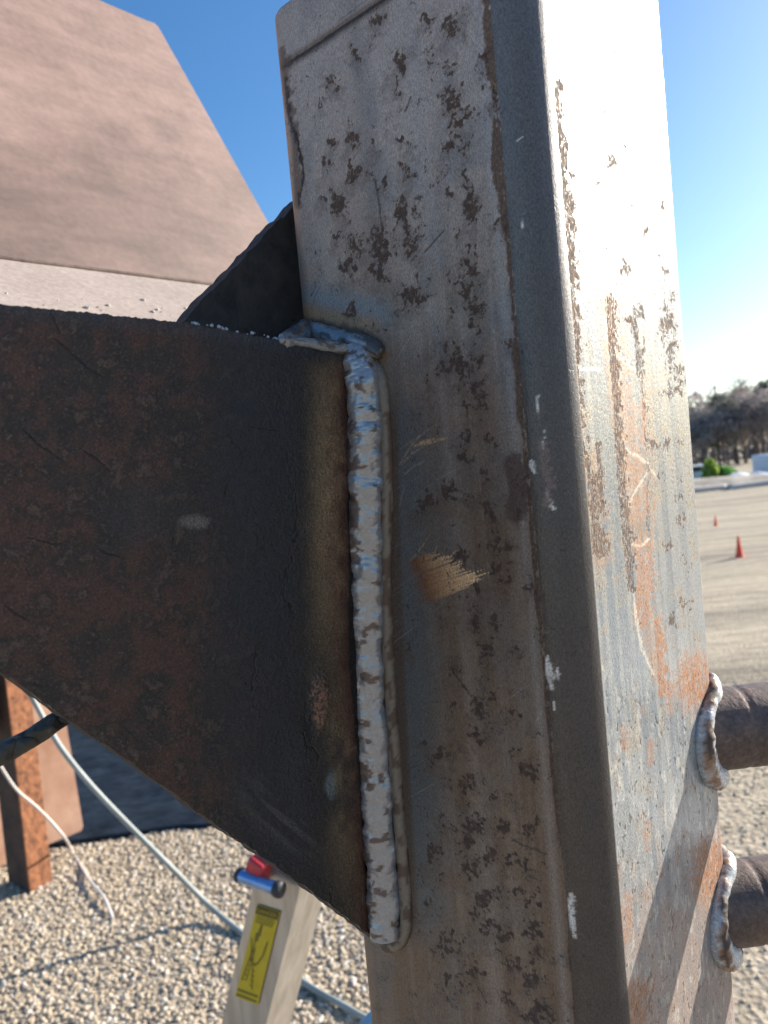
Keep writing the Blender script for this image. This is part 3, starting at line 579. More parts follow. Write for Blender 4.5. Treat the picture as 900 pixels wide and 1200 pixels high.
def build_panel():
    P0 = CEN - Q * (W / 2 - LQ * 1.0 + 0) ; P0 = CEN + Q * (-W / 2 + LQ)
    l0, l1 = hit(0, 304, P0, Q), hit(265, 337, P0, Q)
    p1 = l1 + (l1 - l0) * .35; p0 = l0 - (l1 - l0) * .9
    ld = (l1 - l0) / np.linalg.norm(l1 - l0)
    lean = math.radians(24); upv = -Q * math.sin(lean) + UP * math.cos(lean); npan = np.cross(ld, upv); npan /= np.linalg.norm(npan); npan = npan if npan @ Q > 0 else -npan
    def onp(x, y): return hit(x, y, l0, npan)
    far_l = onp(-170, -90); top = onp(40, -33)
    # keep the far left edge square to the bend line
    pts = [p0, onp(-170, -118), onp(20, -41), onp(172, 24), onp(181, 27), onp(188, 34), onp(230, 110), onp(315, 262), onp(345, 318), p1]
    bm = bmesh.new(); slab(bm, pts, -npan * .008)
    bmesh.ops.bevel(bm, geom=[e for e in bm.edges if e.calc_length() > .02], offset=.0015, segments=2, affect='EDGES')
    bm_obj('inclined_plate', bm, rust_pink.m, FRAME)
    # ledge: shallower strip in front of the bend
    tilt = math.radians(38); dn = Q * math.cos(tilt) - UP * math.sin(tilt)
    nl = np.cross(ld, dn); nl /= np.linalg.norm(nl); nl = nl if nl[2] > 0 else -nl
    g = npan * .0012
    q = [p0 + g, p1 + g, p1 + dn * .15, p0 + dn * .15]
    bm = bmesh.new(); slab(bm, q, -nl * .008)
    s = NT('dusty_ledge_steel'); n = s.noise(14, 6, .65, s.mapped((1, 1, 1))); f = s.noise(220, 3, .7)
    c = s.mix(.4, s.ramp(n, [(.3, (.24, .185, .16)), (.7, (.38, .31, .272))]), s.ramp(f, [(.3, (.24, .19, .165)), (.7, (.5, .43, .385))]))
    s.set(**{'Base Color': c, 'Roughness': .8}); s.bump(f, .12, .002)
    lo = bm_obj('ledge_plate', bm, s.m, FRAME); lo['label'] = 'narrow dusty sloping ledge below the inclined plate'
    # uneven dark seam bead in the bend
    seam = np.array([p0 + (p1 - p0) * t for t in np.linspace(0, 1, 160)]) + (npan + nl) * .0006
    v, ff = sweep(seam, .0022 * (1 + .5 * (fbm(np.arange(160) * .35, np.zeros(160), 3, 3) - .5)), None, npan, 8)
    mesh_obj('seam', v, ff, plain('seam_rust', (.08, .055, .045), (.2, .14, .115), 120, .9), FRAME)
    # cross bars tie it to the arm and post (out of sight behind the arm)
    bm = bmesh.new(); a = CEN - Q * (W / 2) + UP * (l1[2] - .16); b = a - Q * .33
    obox(bm, (a + b) / 2, Q * .17, NF * .03, UP * .03, .004); bm_obj('cross_bar', bm, plain('bar_rust', (.09, .055, .04), (.2, .12, .09), 60, .8), FRAME)
    bm = bmesh.new()
    for i in range(44):
        u = random.random() ** .8; k = random.choice((1, 1, 1, 0)); y = .118 - abs(random.gauss(0, .022)) if k else random.uniform(.02, .12)
        px_t = random.uniform(-20, 262)
        pt = hit(px_t, random.choice((random.uniform(344, 360), random.uniform(350, 366))) + px_t * .05, l0, nl)
        r = random.uniform(.0004, .0012) if random.random() < .88 else random.uniform(.0014, .0024)
        bmesh.ops.create_icosphere(bm, subdivisions=1, radius=r, matrix=Matrix.Translation(V(pt + nl * r * .4)) @ Matrix.Diagonal((1.2, .9, .8, 1)))
    for vv in bm.verts: vv.co += Vector((random.gauss(0, 1), random.gauss(0, 1), random.gauss(0, 1))) * .00022
    tag(bm_obj('grit', bm, plain('grit_stone', (.4, .35, .3), (.68, .63, .56), 200, .9)), kind='stuff')
build_panel()

# pipe stubs on the rear right corner
AX = (Q - NF) / math.sqrt(2); AX /= np.linalg.norm(AX); SIDE = np.cross(UP, AX); PR = .0222
def surf_out(p):
    """distance along AX from p (off the axis, near the centre) to the rounded square's surface"""
    lo, hi = 0.0, .2
    def sdf(t):
        d = p + AX * t - CEN; a, b = abs(d @ Q), abs(d @ NF); hx = W / 2 - RC; qx, qy = a - hx, b - hx
        return math.hypot(max(qx, 0), max(qy, 0)) + min(max(qx, qy), 0) - RC
    for _ in range(40):
        m = (lo + hi) / 2
        if sdf(m) < 0: lo = m
        else: hi = m
    return lo
pipe_m = NT('pipe_steel')
def _pp(s):
    n = s.noise(60, 6, .65); f = s.noise(420, 4, .7)
    c = s.ramp(n, [(.3, (.050, .042, .042)), (.5, (.10, .072, .064)), (.66, (.20, .125, .095))]); c = s.mix(.35, c, s.ramp(f, [(.35, (.05, .04, .038)), (.7, (.28, .19, .15))]))
    s.set(**{'Base Color': c, 'Roughness': .55, 'Metallic': .35}); s.bump(s.math('ADD', n, s.math('MULTIPLY', f, .5)), .5, .0012)
_pp(pipe_m)
collar_m = painted('collar_weld', 700, .0012, var=.3, bstr=.7)
TUBE = plain('tube_steel', (.16, .165, .18), (.26, .265, .28), 40, .4, .6, .15, .001)
def build_pipe(zc, seed):
    c0 = np.array([CEN[0], CEN[1], zc]); reach = W / 2 * math.sqrt(2) - RC * .41
    e0 = reach - .02; L = .037
    k = []
    for t in np.linspace(0, 1, 34): k.append(c0 + AX * (e0 + t * (L + .02)))
    k = np.array(k); rr = np.full(len(k), PR); dd = np.linalg.norm(k[:34] - k[0], axis=1) - .02
    for g in (.0165,): rr[:34] -= .0007 * np.exp(-((dd - g) / .0012) ** 2)
    v, f = sweep(k, rr, None, UP, 48)
    p = mesh_obj('pipe_stub', v, f, pipe_m.m, FRAME)
    tb_ = np.array([k[-1] + AX * t for t in (-.01, -.004, .0, .15, .30)]); v, f = sweep(tb_, PR * .985, None, UP, 40); mesh_obj('inner_tube', v, f, TUBE, p)
    ring = []
    for ph in np.linspace(0, 2 * math.pi, 140, endpoint=False):
        off = (SIDE * math.cos(ph) + UP * math.sin(ph)) * (PR + .0022); b = c0 + off; ring.append(b + AX * (surf_out(b) + .0016))
    ring = np.array(ring); n = len(ring); nseg = 16
    ph0 = np.linspace(0, 2 * math.pi, n, endpoint=False); wid = .0066 * (1 + .22 * np.sin(ph0 * 2 + seed)) * (1 + .35 * np.exp(-((ph0 - 1.5) / .4) ** 2))
    def disp(i, ph): return 1 + .30 * (fbm(i * .22 + 0 * ph, ph * 1.2 + 0 * i, seed, 4) - .5) + .2 * (fbm(i * .9 + 0 * ph, ph * 2.6 + 0 * i, seed + 4, 3) - .5) + .03 * ((i * .33 + np.sin(ph) * .6) % 1) + .03 * np.sin(i * .9)
    vv, ff = sweep(ring, wid, wid * .8, AX, nseg, disp, True)
    i = np.repeat(np.arange(n), nseg); ph = np.tile(np.linspace(0, 2 * math.pi, nseg, endpoint=False), n)
    a = fbm(i * .12, ph * 1.1, seed + 5, 4); b = fbm(i * .5, ph * 2.5, seed + 6, 4)
    c = np.tile([.58, .60, .61], (len(vv), 1)) * (.75 + .5 * b)[:, None]
    edge = np.abs(np.cos(ph)); c = lerpc(c, (.24, .11, .045), sstep(.72, 1.05, edge + (b - .5) * .9) * .9); c = lerpc(c, (.06, .042, .03), sstep(.58, .64, a) * .85)
    su = np.stack([.26 + .5 * sstep(.5, .7, a), np.full(len(vv), .2), b], 1)
    o = mesh_obj('weld_collar', vv, ff.astype(int), collar_m, p, attrs={'wear': c, 'surf': su})
YP = float((CEN + AX * (W / 2 * 1.414))[1])
build_pipe(float(at(857, 852, YP)[2]), 51); build_pipe(float(at(868, 1057, YP)[2]), 57)

# dark bar under the arm
def build_bar():
    Y = .30
    p = [(-120, 930), (-40, 902), (0, 884), (36, 865), (66, 845), (90, 832), (118, 812)]
    P = catmull([at(x, y, Y + max(0, (x - 60)) * .0004) for x, y in p], 10); n = len(P)
    def disp(i, ph): return 1 + .28 * (fbm(i * .25 + 0 * ph, ph * 1.4 + 0 * i, 91, 4) - .5)
    v, f = sweep(P, np.interp(np.arange(n), [0, n * .6, n], [.0045, .0040, .0030]), None, (0, -1, 0), 18, disp)
    s = NT('charred_bar'); a = s.noise(150, 6, .65, s.mapped((1, 1, 1))); vo = s.n('ShaderNodeTexVoronoi', feature='DISTANCE_TO_EDGE'); vo.inputs['Scale'].default_value = 60; s.l(s.tc.outputs['Object'], vo.inputs['Vector'])
    c = s.ramp(a, [(.3, (.018, .018, .018)), (.6, (.055, .05, .042)), (.75, (.16, .13, .085))]); ed = s.ramp(vo.outputs['Distance'], [(.0, (.05, .05, .05)), (.03, (1, 1, 1))])
    s.set(**{'Base Color': s.mix(1, c, ed, 'MULTIPLY'), 'Roughness': .6}); s.bump(s.math('ADD', a, s.math('MINIMUM', s.math('MULTIPLY', vo.outputs['Distance'], 8), 1)), .8, .002)
    o = mesh_obj('cracked_bar', v, f, s.m, FRAME)
build_bar()

# ------------------------------------------------------------------ yard things on the left
rust_o = plain('orange_rust', (.10, .042, .024), (.44, .175, .075), 38, .85, 0, .7, .008, detail=9)
rust_shaded = plain('shaded_rust', (.035, .022, .016), (.10, .055, .036), 18, .85, 0, .5, .006)  # darker copy of the rust, shade on web and head put in
def build_stand():
    root = thing('rusty_stand', 'orange rusted steel leg with a pale rusty panel standing on the gravel', 'steel stand')
    b = gnd(34, 1046); c0, c1 = b, gnd(48, 1038)
    ex = np.array([math.cos(.35), math.sin(.35) * -1, 0])
    wr = .052; H = 1.5
    # channel: lit flange faces right, dark web faces the camera
    fx = np.array([.80, -.60, 0]); fy = np.array([.60, .80, 0])
    bm = bmesh.new(); obox(bm, c0 + fx * .006 + fy * .05 + UP * H / 2, fx * .006, fy * .05, UP * H / 2, .002); bm_obj('leg_flange', bm, rust_o, root)
    bm = bmesh.new(); obox(bm, c0 - fx * .085 + fy * .005 + UP * H / 2, fx * .085, fy * .005, UP * H / 2, .002); bm_obj('leg_web', bm, rust_shaded, root)
    # panel behind: rounded lower right corner, foot on the gravel
    g0, g1 = gnd(52, 998), gnd(95, 984); d = (g1 - g0); d /= np.linalg.norm(d)
    d = -NF.copy(); nrm = Q.copy()
    a = gnd(44, 1000); wdt = .0
    # width such that its right edge stands at the photographed place
    dr = ray(97, 960); M = np.array([[d[0], -dr[0]], [d[1], -dr[1]]]); sol = np.linalg.solve(M, ORG[:2] - a[:2]); wdt = float(sol[0])
    tiltx = -.10
    def pp(u, z): return a + d * (u - .05 * z) + UP * z
    r = .035; arc = [(wdt - r + r * math.sin(t), r - r * math.cos(t) + .012) for t in np.linspace(0, math.pi / 2, 8)]
    pts = [pp(-.22, .012)] + [pp(u, z) for u, z in arc] + [pp(wdt, .95), pp(-.22, .95)]
    bm = bmesh.new(); slab(bm, pts, -nrm * .012)
    s = plain('pale_rust', (.33, .17, .105), (.50, .31, .22), 7, .7, 0, .3, .006)
    bm_obj('side_panel', bm, s, root)
    # dark head piece resting on the leg
    bm = bmesh.new(); t0 = at(-30, 780, c0[1] - .02); z0 = at(10, 856, c0[1])[2]
    obox(bm, np.array([c0[0] - .16, c0[1] - .01, z0 + .25]), fx * .10, fy * .06, UP * .25, .02); bm_obj('head_block', bm, rust_shaded, root)
build_stand()
def build_dark_patch():  # dark blue black patch with an uneven surface, laid over the gravel
    a, b = gnd(92, 990), gnd(256, 968); d = b - a; d[2] = 0; L = np.linalg.norm(d); d /= L; nb = np.array([-d[1], d[0], 0]); nb = nb if nb[1] > 0 else -nb
    nx_, ny_ = 120, 90; u = np.linspace(-1.2, L + .9, nx_); v = np.linspace(0, 2.6, ny_); U, V2 = np.meshgrid(u, v)
    e = (fbm(U * 3, U * 0, 6, 3) - .5) * .07 * (1 - sstep(0, .3, V2))
    Z = .020 + .045 * (fbm(U * 3.5, V2 * 4, 14, 4) - .35) * sstep(0, .15, V2); Z = np.maximum(Z, .016)
    P = a[None, None, :] + U[..., None] * d + (V2 + e)[..., None] * nb; P[..., 2] = Z; P = P.reshape(-1, 3)
    f = grid_faces(ny_, nx_)
    bot = P.copy(); bot[:, 2] = .002; f2 = f[:, ::-1] + len(P); i = np.arange(nx_ - 1); fr = np.stack([len(P) + i, len(P) + i + 1, i + 1, i], 1)
    o = mesh_obj('ground_patch', np.vstack([P, bot]), np.vstack([f, f2, fr]), plain('blue_black_patch', (.009, .014, .022), (.024, .035, .052), 11.0, .9, 0, .4, .02, stretch=(.8, 1.3, 1)))
    o.data.materials[0].node_tree.nodes['Principled BSDF'].inputs['Specular IOR Level'].default_value = .06
    tag(o, 'dark blue black patch spread on the gravel behind the rusty leg and the hose', 'ground sheet')
    return a, d, nb, L
DARK_PATCH = build_dark_patch()
def stones():
    """loose gravel, one mass of real stones"""
    bm = bmesh.new(); bmesh.ops.create_icosphere(bm, subdivisions=1, radius=1)
    bv = np.array([v.co[:] for v in bm.verts]); bf = np.array([[v.index for v in f.verts] for f in bm.faces]); bm.free()
    pts = []
    def scatter(n, x0, x1, y0, y1, rmin, rmax, cond=None):
        x = RNG.uniform(x0, x1, n); y = RNG.uniform(y0, y1, n); r = rmin + (rmax - rmin) * RNG.random(n) ** 2.2
        P = np.stack([x, y, r * .25], 1)
        px, py = proj(P); D = (P - ORG) @ _f
        rel = P - DARK_PATCH[0]; on = ((rel @ DARK_PATCH[2]) > .03) & ((rel @ DARK_PATCH[2]) < 2.6) & ((rel @ DARK_PATCH[1]) > -1.2) & ((rel @ DARK_PATCH[1]) < DARK_PATCH[3] + .9)
        k = ~on & (D > .2) & (px > -160) & (px < 1060) & (py < 1350)
        pts.append((P[k], r[k]))
    scatter(42000, -2.1, .3, 2.0, 3.95, .0035, .0115)
    scatter(9000, .35, 3.2, 1.9, 5.2, .003, .009)
    P = np.vstack([a for a, _ in pts]); R = np.concatenate([b for _, b in pts]); n = len(P)
    a = RNG.uniform(0, 2 * math.pi, n); sc = R[:, None] * np.stack([RNG.uniform(.75, 1.35, n), RNG.uniform(.75, 1.2, n), RNG.uniform(.5, .85, n)], 1)
    jit = 1 + .22 * (RNG.random((n, len(bv))) - .5)
    v = bv[None] * sc[:, None, :] * jit[..., None]
    ca, sa = np.cos(a)[:, None], np.sin(a)[:, None]
    v = np.stack([v[..., 0] * ca - v[..., 1] * sa, v[..., 0] * sa + v[..., 1] * ca, v[..., 2]], -1) + P[:, None, :]
    f = (bf[None] + (np.arange(n) * len(bv))[:, None, None]).reshape(-1, 3)
    t = RNG.random(n)[:, None]; dk = (RNG.random(n) < .09)[:, None]; wh = (RNG.random(n) < .1)[:, None]
    c = np.array([.38, .295, .20]) * (1 - t) + np.array([.52, .43, .315]) * t
    c = np.where(dk, np.array([.16, .135, .115]) * (.7 + .6 * t), c); c = np.where(wh, np.array([.60, .54, .46]), c)
    c = np.repeat(c, len(bv), 0); su = np.tile([.85, 0, .5], (len(c), 1))
    o = mesh_obj('gravel', v.reshape(-1, 3), f, painted('gravel_stone', 120, .004, var=.2), smooth=False, attrs={'wear': c, 'surf': su})
    tag(o, kind='stuff')
stones()
def build_cables():
    m = plain('grey_hose', (.21, .235, .225), (.31, .335, .325), 8, .5, 0, .1)
    g = lambda x, y: gnd(x, y, .014)
    P = [at(-10, 700, 2.9), at(14, 770, 2.88), at(32, 806, 2.86), at(60, 858, 2.84), at(80, 888, 2.83), at(110, 924, 2.83), at(150, 966, 2.84), at(200, 1016, 2.84), at(245, 1061, 2.85), g(284, 1094), g(325, 1128), g(365, 1157), g(400, 1177), g(434, 1196), g(500, 1225), g(600, 1240)]
    v, f = sweep(catmull(P, 10), .0105, None, UP, 12); tag(mesh_obj('hose', v, f, m), 'thick pale grey hose hanging down behind the arm and running over the gravel', 'hose')
    m2 = plain('white_wire', (.55, .50, .47), (.70, .66, .63), 8, .5, 0, .1)
    P = [at(-40, 820, 2.9), at(-12, 874, 2.92), at(2, 900, 2.95), at(20, 926, 3.0), at(42, 945, 3.05), at(60, 963, 3.1), at(76, 982, 3.15), gnd(84, 996, .012), gnd(104, 1030, .02), gnd(122, 1052, .022), gnd(132, 1076, .012)]
    v, f = sweep(catmull(P, 10), .0058, None, UP, 8); tag(mesh_obj('wire', v, f, m2), 'thin whitish wire drooping past the rusty leg to the gravel', 'wire')
build_cables()

# ------------------------------------------------------------------ ladder
def build_ladder():
    root = thing('ladder', 'silver aluminium ladder top with yellow warning sticker and red and blue end cap', 'ladder')
    al = plain('aluminium', (.42, .385, .34), (.66, .625, .58), 45, .28, .75, .25, .0015, stretch=(1, 1, .08))
    yaw = math.radians(33); wd0 = np.array([math.cos(yaw), -math.sin(yaw), 0]) ; rd = np.array([math.sin(yaw), math.cos(yaw), 0]); nw = -rd
    O = at(316, 1119, 1.13)                                            # mid point of the web near the sticker
    def onw(px, py, off=0.0): return hit(px, py, O + nw * off, nw)
    tl, tr, bl, br = onw(301, 1060.5, .0025), onw(328, 1068.7, .0025), onw(275.5, 1168, .0025), onw(302, 1178, .0025)
    ax = ((tl - bl) / np.linalg.norm(tl - bl) + (tr - br) / np.linalg.norm(tr - br)) / 2; ax /= np.linalg.norm(ax); wd = np.cross(ax, nw); wd /= np.linalg.norm(wd); wd = wd if wd @ wd0 > 0 else -wd
    def uv(px, py): p = onw(px, py) - O; return p @ wd, p @ ax
    u0 = uv(276, 1128)[0]; u1 = uv(332, 1120)[0]; top = uv(322, 1006)[1]
    Ln = (O + ax * top)[2] / ax[2]; fl = .072
    cm = (u0 + u1) / 2; hwid = (u1 - u0) / 2; mid = O + wd * cm + ax * (top - Ln / 2)
    for k in (0, 1):
        sgn = 1 if k == 0 else -1; base = mid + rd * (0 if k == 0 else .70)
        bm = bmesh.new()
        obox(bm, base + rd * .0015 * sgn, wd * hwid, rd * .0015, ax * Ln / 2)
        for sg in (-1, 1): obox(bm, base + wd * sg * (hwid - .0014) + rd * sgn * (fl / 2 + .003), wd * .0014, rd * fl / 2, ax * Ln / 2)
        for sg in (-1, 1): obox(bm, base + wd * sg * (hwid - .008) + rd * sgn * (fl + .0045), wd * .0075, rd * .0013, ax * Ln / 2)
        bm_obj('rail', bm, al, root)
    for j in range(2):
        p = mid + ax * (Ln / 2 - .80 - j * .26) + rd * .35
        bm = bmesh.new(); obox(bm, p, wd0 * .036, rd * .345, UP * .012, .003); bm_obj('step', bm, al, root)
    # end cap: red block, blue bar with a dark end
    red = plain('red_plastic', (.50, .03, .035), (.62, .06, .06), 20, .4); blue = plain('blue_steel', (.16, .28, .52), (.30, .42, .66), 60, .18, .6); blk = plain('black_rubber', (.02, .02, .022), (.04, .04, .045), 40, .6)
    bm = bmesh.new(); q = onw(303, 1018, .008); obox(bm, q + rd * .004, wd * .016, rd * .016, ax * .017, .006); r_ = bm_obj('end_cap', bm, red, root, True)
    a, b = onw(281, 1026, .02), onw(326, 1042, .02); v, f = sweep(catmull([a, (a * .7 + b * .3), (a + b) / 2, (a * .3 + b * .7), b], 6), .0095, None, UP, 16)
    mesh_obj('cap_bar', v, f, blue, root)
    d = (b - a) / np.linalg.norm(b - a); v, f = sweep(np.array([b - d * .004, b + d * .002, b + d * .006, b + d * .008]), np.array([.0115, .0122, .0115, .006]), None, UP, 16); mesh_obj('cap_knob', v, f, blk, root)
    v, f = sweep(np.array([a - d * .007, a - d * .003, a, a + d * .003]), np.array([.006, .0105, .0112, .0105]), None, UP, 16); mesh_obj('cap_knob', v, f, blk, root)
    # sticker with flat print
    bm = bmesh.new(); slab(bm, [tl, tr, br, bl], -nw * .0008); st = bm_obj('warning_sticker', bm, plain('yellow_vinyl', (.52, .36, .005), (.60, .43, .012), 40, .5, 0, .05), root)
    ink = plain('black_print', (.045, .035, .008), (.06, .045, .01), 40, .6, 0, 0); ink2 = plain('faded_print', (.17, .125, .01), (.21, .155, .015), 40, .6, 0, 0)
    def q(u, v, off=.0005): return (tl * (1 - u) + tr * u) * (1 - v) + (bl * (1 - u) + br * u) * v + nw * off
    def rect(bm, u0, v0, u1, v1, off=.0004):
        bm.faces.new([bm.verts.new(V(q(*p, off))) for p in ((u0, v0), (u1, v0), (u1, v1), (u0, v1))])
    def line(bm, pts, wu):
        for (ua, va), (ub, vb) in zip(pts[:-1], pts[1:]):
            A, B = q(ua, va), q(ub, vb); t = B - A; nn = np.cross(t, nw); nn = nn / np.linalg.norm(nn) * wu
            bm.faces.new([bm.verts.new(V(p)) for p in (A - nn, A + nn, B + nn, B - nn)])
    bm = bmesh.new(); rect(bm, .02, .005, .98, .085); bm_obj('print_band', bm, ink, st)
    cu = bpy.data.curves.new('heading', 'FONT'); cu.body = 'DANGER'; cu.size = 1; cu.align_x = 'CENTER'; cu.align_y = 'CENTER'; cu.materials.append(plain('yellow_print', (.52, .36, .005), (.58, .41, .01), 40, .5, 0, 0))
    oc = bpy.data.objects.new('heading_curve', cu); link(oc); me = bpy.data.meshes.new_from_object(oc.evaluated_get(bpy.context.evaluated_depsgraph_get())); bpy.data.objects.remove(oc); me.name = 'heading'
    o = bpy.data.objects.new('heading', me); link(o, st); c = q(.5, .047, .0009); xx = (tr - tl) / np.linalg.norm(tr - tl); zz = nw; yy = np.cross(zz, xx)
    sz = np.linalg.norm(tr - tl) * .215
    o.matrix_world = Matrix(((xx[0] * sz, yy[0] * sz, zz[0] * sz, c[0]), (xx[1] * sz, yy[1] * sz, zz[1] * sz, c[1]), (xx[2] * sz, yy[2] * sz, zz[2] * sz, c[2]), (0, 0, 0, 1)))
    bm = bmesh.new()
    for k in range(4):                                                  # small text rows
        v0 = .095 + k * .022; u = .10
        while u < .86:
            du = random.uniform(.05, .13); rect(bm, u, v0, min(u + du, .9), v0 + .013); u += du + .03
    for v0 in (.90, .955):
        rect(bm, .03, v0, .92, v0 + .026)
    # figure on a ladder
    line(bm, [(.30, .30), (.28, .45), (.12, .80)], .0011); line(bm, [(.30, .45), (.42, .62), (.62, .86)], .0011); line(bm, [(.36, .42), (.30, .78)], .0009); line(bm, [(.12, .34), (.22, .46), (.30, .58)], .0012)
    line(bm, [(.80, .33), (.74, .48), (.60, .58), (.44, .60)], .0014); line(bm, [(.42, .18), (.36, .27)], .0022)
    for k in range(5): line(bm, [(.20 - k * .02, .56 + k * .055), (.34 - k * .01, .57 + k * .055)], .0008); line(bm, [(.42 + k * .01, .60 + k * .055), (.56 + k * .02, .61 + k * .055)], .0008)
    rect(bm, .33, .22, .46, .30); rect(bm, .24, .27, .40, .36)
    bm_obj('print', bm, ink2, st)
build_ladder()

# ------------------------------------------------------------------ field on the right
def build_cone(px, py, hpx, label):
    b = gnd(px, py); dist = (b - ORG) @ _f; H = hpx * dist / FPX
    root = thing('traffic_cone', label, 'traffic cone', 'traffic cones on the dirt field'); root.location = V(b) + Vector((0, 0, 0))
    m = plain('orange_vinyl', (.82, .07, .03), (.90, .10, .045), 8, .5, 0, .05)
    bm = bmesh.new(); obox(bm, (0, 0, H * .02), (H * .24, 0, 0), (0, H * .24, 0), (0, 0, H * .025), H * .01); bm_obj('base', bm, m, root)
    prof = [(.19, .04), (.175, .07), (.10, .5), (.045, .95), (.04, 1.0), (.025, 1.0), (.025, .9)]
    v = []; n = 20
    for r, z in prof: v += [(r * H * math.cos(a), r * H * math.sin(a), z * H) for a in np.linspace(0, 2 * math.pi, n, endpoint=False)]
    mesh_obj('body', v, grid_faces(len(prof), n, True), m, root)
build_cone(867, 656, 28, 'larger nearer orange traffic cone on the dirt field')
build_cone(839, 617, 13, 'smaller farther orange traffic cone on the dirt field')

def build_far():
    # low earth bank with a long pale log line
    c = gnd(860, 571); Y = c[1]
    xs = np.linspace(-40, 90, 260); prof = [(-2.2, -.05), (-1.2, .10), (-.4, .30), (.4, .34), (1.6, .2), (4, -.05)]
    v = [];
    for x in xs:
        for dy, z in prof: v.append((x, Y + .9 + dy + .25 * x * 0, max(-.06, z + (float(vnoise(np.array([x * .6]), np.array([dy]), 3)[0]) - .5) * .26)))
    s = plain('bank_earth', (.16, .135, .11), (.42, .37, .31), 1.2, .95, 0, .8, .15)
    tag(mesh_obj('bank', v, grid_faces(len(xs), len(prof)), s), kind='structure')
    wood = plain('pale_wood', (.38, .34, .30), (.58, .53, .47), 6, .85, 0, .3, .02, stretch=(1, 6, 6))
    def log(x0, y0, x1, y1, r, Yd, lab):
        A, B = at(x0, y0, Yd), at(x1, y1, Yd + .4); P = np.array([A + (B - A) * t for t in np.linspace(0, 1, 14)])
        vv, ff = sweep(P, r, None, UP, 12, lambda i, ph: 1 + .15 * (fbm(i * .5 + 0 * ph, ph + 0 * i, 7, 3) - .5)); tag(mesh_obj('log', vv, ff, wood), lab, 'log', 'logs along the far bank')
    log(790, 577, 851, 572, .13, Y - 1.3, 'long pale log lying along the bank beside the post edge')
    log(853, 573, 925, 563, .15, Y - 1.3, 'long pale log lying along the bank toward the picture edge')
    log(820, 565, 866, 560, .10, Y + 1.2, 'thin pale log on top of the bank below the green bush')
    # white car, mostly behind the post
    root = thing('parked_car', 'white car parked beyond the bank beside the post', 'car'); cb = at(818, 569, Y + 4); root.location = V(cb)
    wp = plain('white_paint', (.72, .75, .80), (.78, .80, .84), 5, .3, 0, 0); gl = plain('car_glass', (.03, .035, .045), (.05, .055, .06), 5, .1, 0, 0); ty = plain('tyre_rubber', (.02, .02, .02), (.035, .035, .035), 20, .8)
    bm = bmesh.new(); sec = [(-2.1, .35), (-2.1, .8), (-1.6, .95), (-1.0, 1.0), (-.6, 1.42), (.7, 1.45), (1.15, 1.0), (1.8, .92), (2.05, .75), (2.05, .35)]
    slab(bm, [np.array((x, -.8, z)) for x, z in sec], np.array((0, 1.6, 0))); bmesh.ops.bevel(bm, geom=bm.edges[:], offset=.05, segments=2, affect='EDGES'); o = bm_obj('body', bm, wp, root); o.scale = (.62,) * 3
    for x0, x1, x2, x3 in ((-.85, -.55, .02, .02), (.1, .1, .65, .98)):
        bm = bmesh.new(); slab(bm, [np.array(p) for p in ((x0, -.815, 1.03), (x1, -.815, 1.36), (x2, -.815, 1.38), (x3, -.815, 1.03))], np.array((0, 1.63, 0))); o = bm_obj('window', bm, gl, root); o.scale = (.62,) * 3
    for x in (-1.3, 1.3):
        for y in (-.72, .72):
            vv, ff = sweep(np.array([(x, y - .1, .33), (x, y - .08, .33), (x, y + .08, .33), (x, y + .1, .33)]), np.array([.28, .33, .33, .28]), None, UP, 20); o = mesh_obj('wheel', vv, ff, ty, root, smooth=False); o.scale = (.62,) * 3
    # white trailer box at the right
    root = thing('box_trailer', 'pale blue white box trailer parked before the trees at the right', 'trailer'); tb = at(937, 563, Y + 6); root.location = V(tb)
    tw = plain('trailer_white', (.50, .58, .68), (.58, .66, .75), 3, .4, 0, 0)
    bm = bmesh.new(); obox(bm, (0, 0, .85), (1.75, 0, 0), (0, .9, 0), (0, 0, .52), .05); bm_obj('body', bm, tw, root)
    bm = bmesh.new(); obox(bm, (0, -.92, 1.38), (1.78, 0, 0), (0, .02, 0), (0, 0, .03)); bm_obj('top_rail', bm, wp, root)
    bm = bmesh.new(); obox(bm, (-2.1, 0, .42), (.4, 0, 0), (0, .05, 0), (0, 0, .05)); bm_obj('hitch', bm, ty, root)
    for x in (-.4, .4):
        vv, ff = sweep(np.array([(x, -.86, .3), (x, -.84, .3), (x, -.66, .3), (x, -.64, .3)]), np.array([.25, .3, .3, .25]), None, UP, 18); mesh_obj('wheel', vv, ff, ty, root, smooth=False)
    # low white sheets before it
    sh = plain('white_sheet', (.55, .58, .62), (.74, .77, .82), 3, .6, 0, .4, .05)
    for (x, y, wx, hx, lab) in ((866, 562, 1.0, .3, 'low pale grey covered pile on the bank right of the green bush'), (889, 560, .95, .28, 'low white covered pile on the bank below the trailer')):
        p = at(x, y, Y + 1.6); bm = bmesh.new(); bmesh.ops.create_icosphere(bm, subdivisions=3, radius=1)
        for q in bm.verts:
            k = 1 + .3 * (float(fbm(np.array([q.co.x * 2 + x]), np.array([q.co.y * 2 + q.co.z]), 4, 3)[0]) - .5); q.co = Vector((q.co.x * wx * k * .75, q.co.y * .5 * k, max(-.1, q.co.z) * hx * k * 1.3))
        o = bm_obj('covered_pile', bm, sh, None, True); o.location = V(p - UP * .12); tag(o, lab, 'covered pile', 'covered piles on the far bank')
build_far()

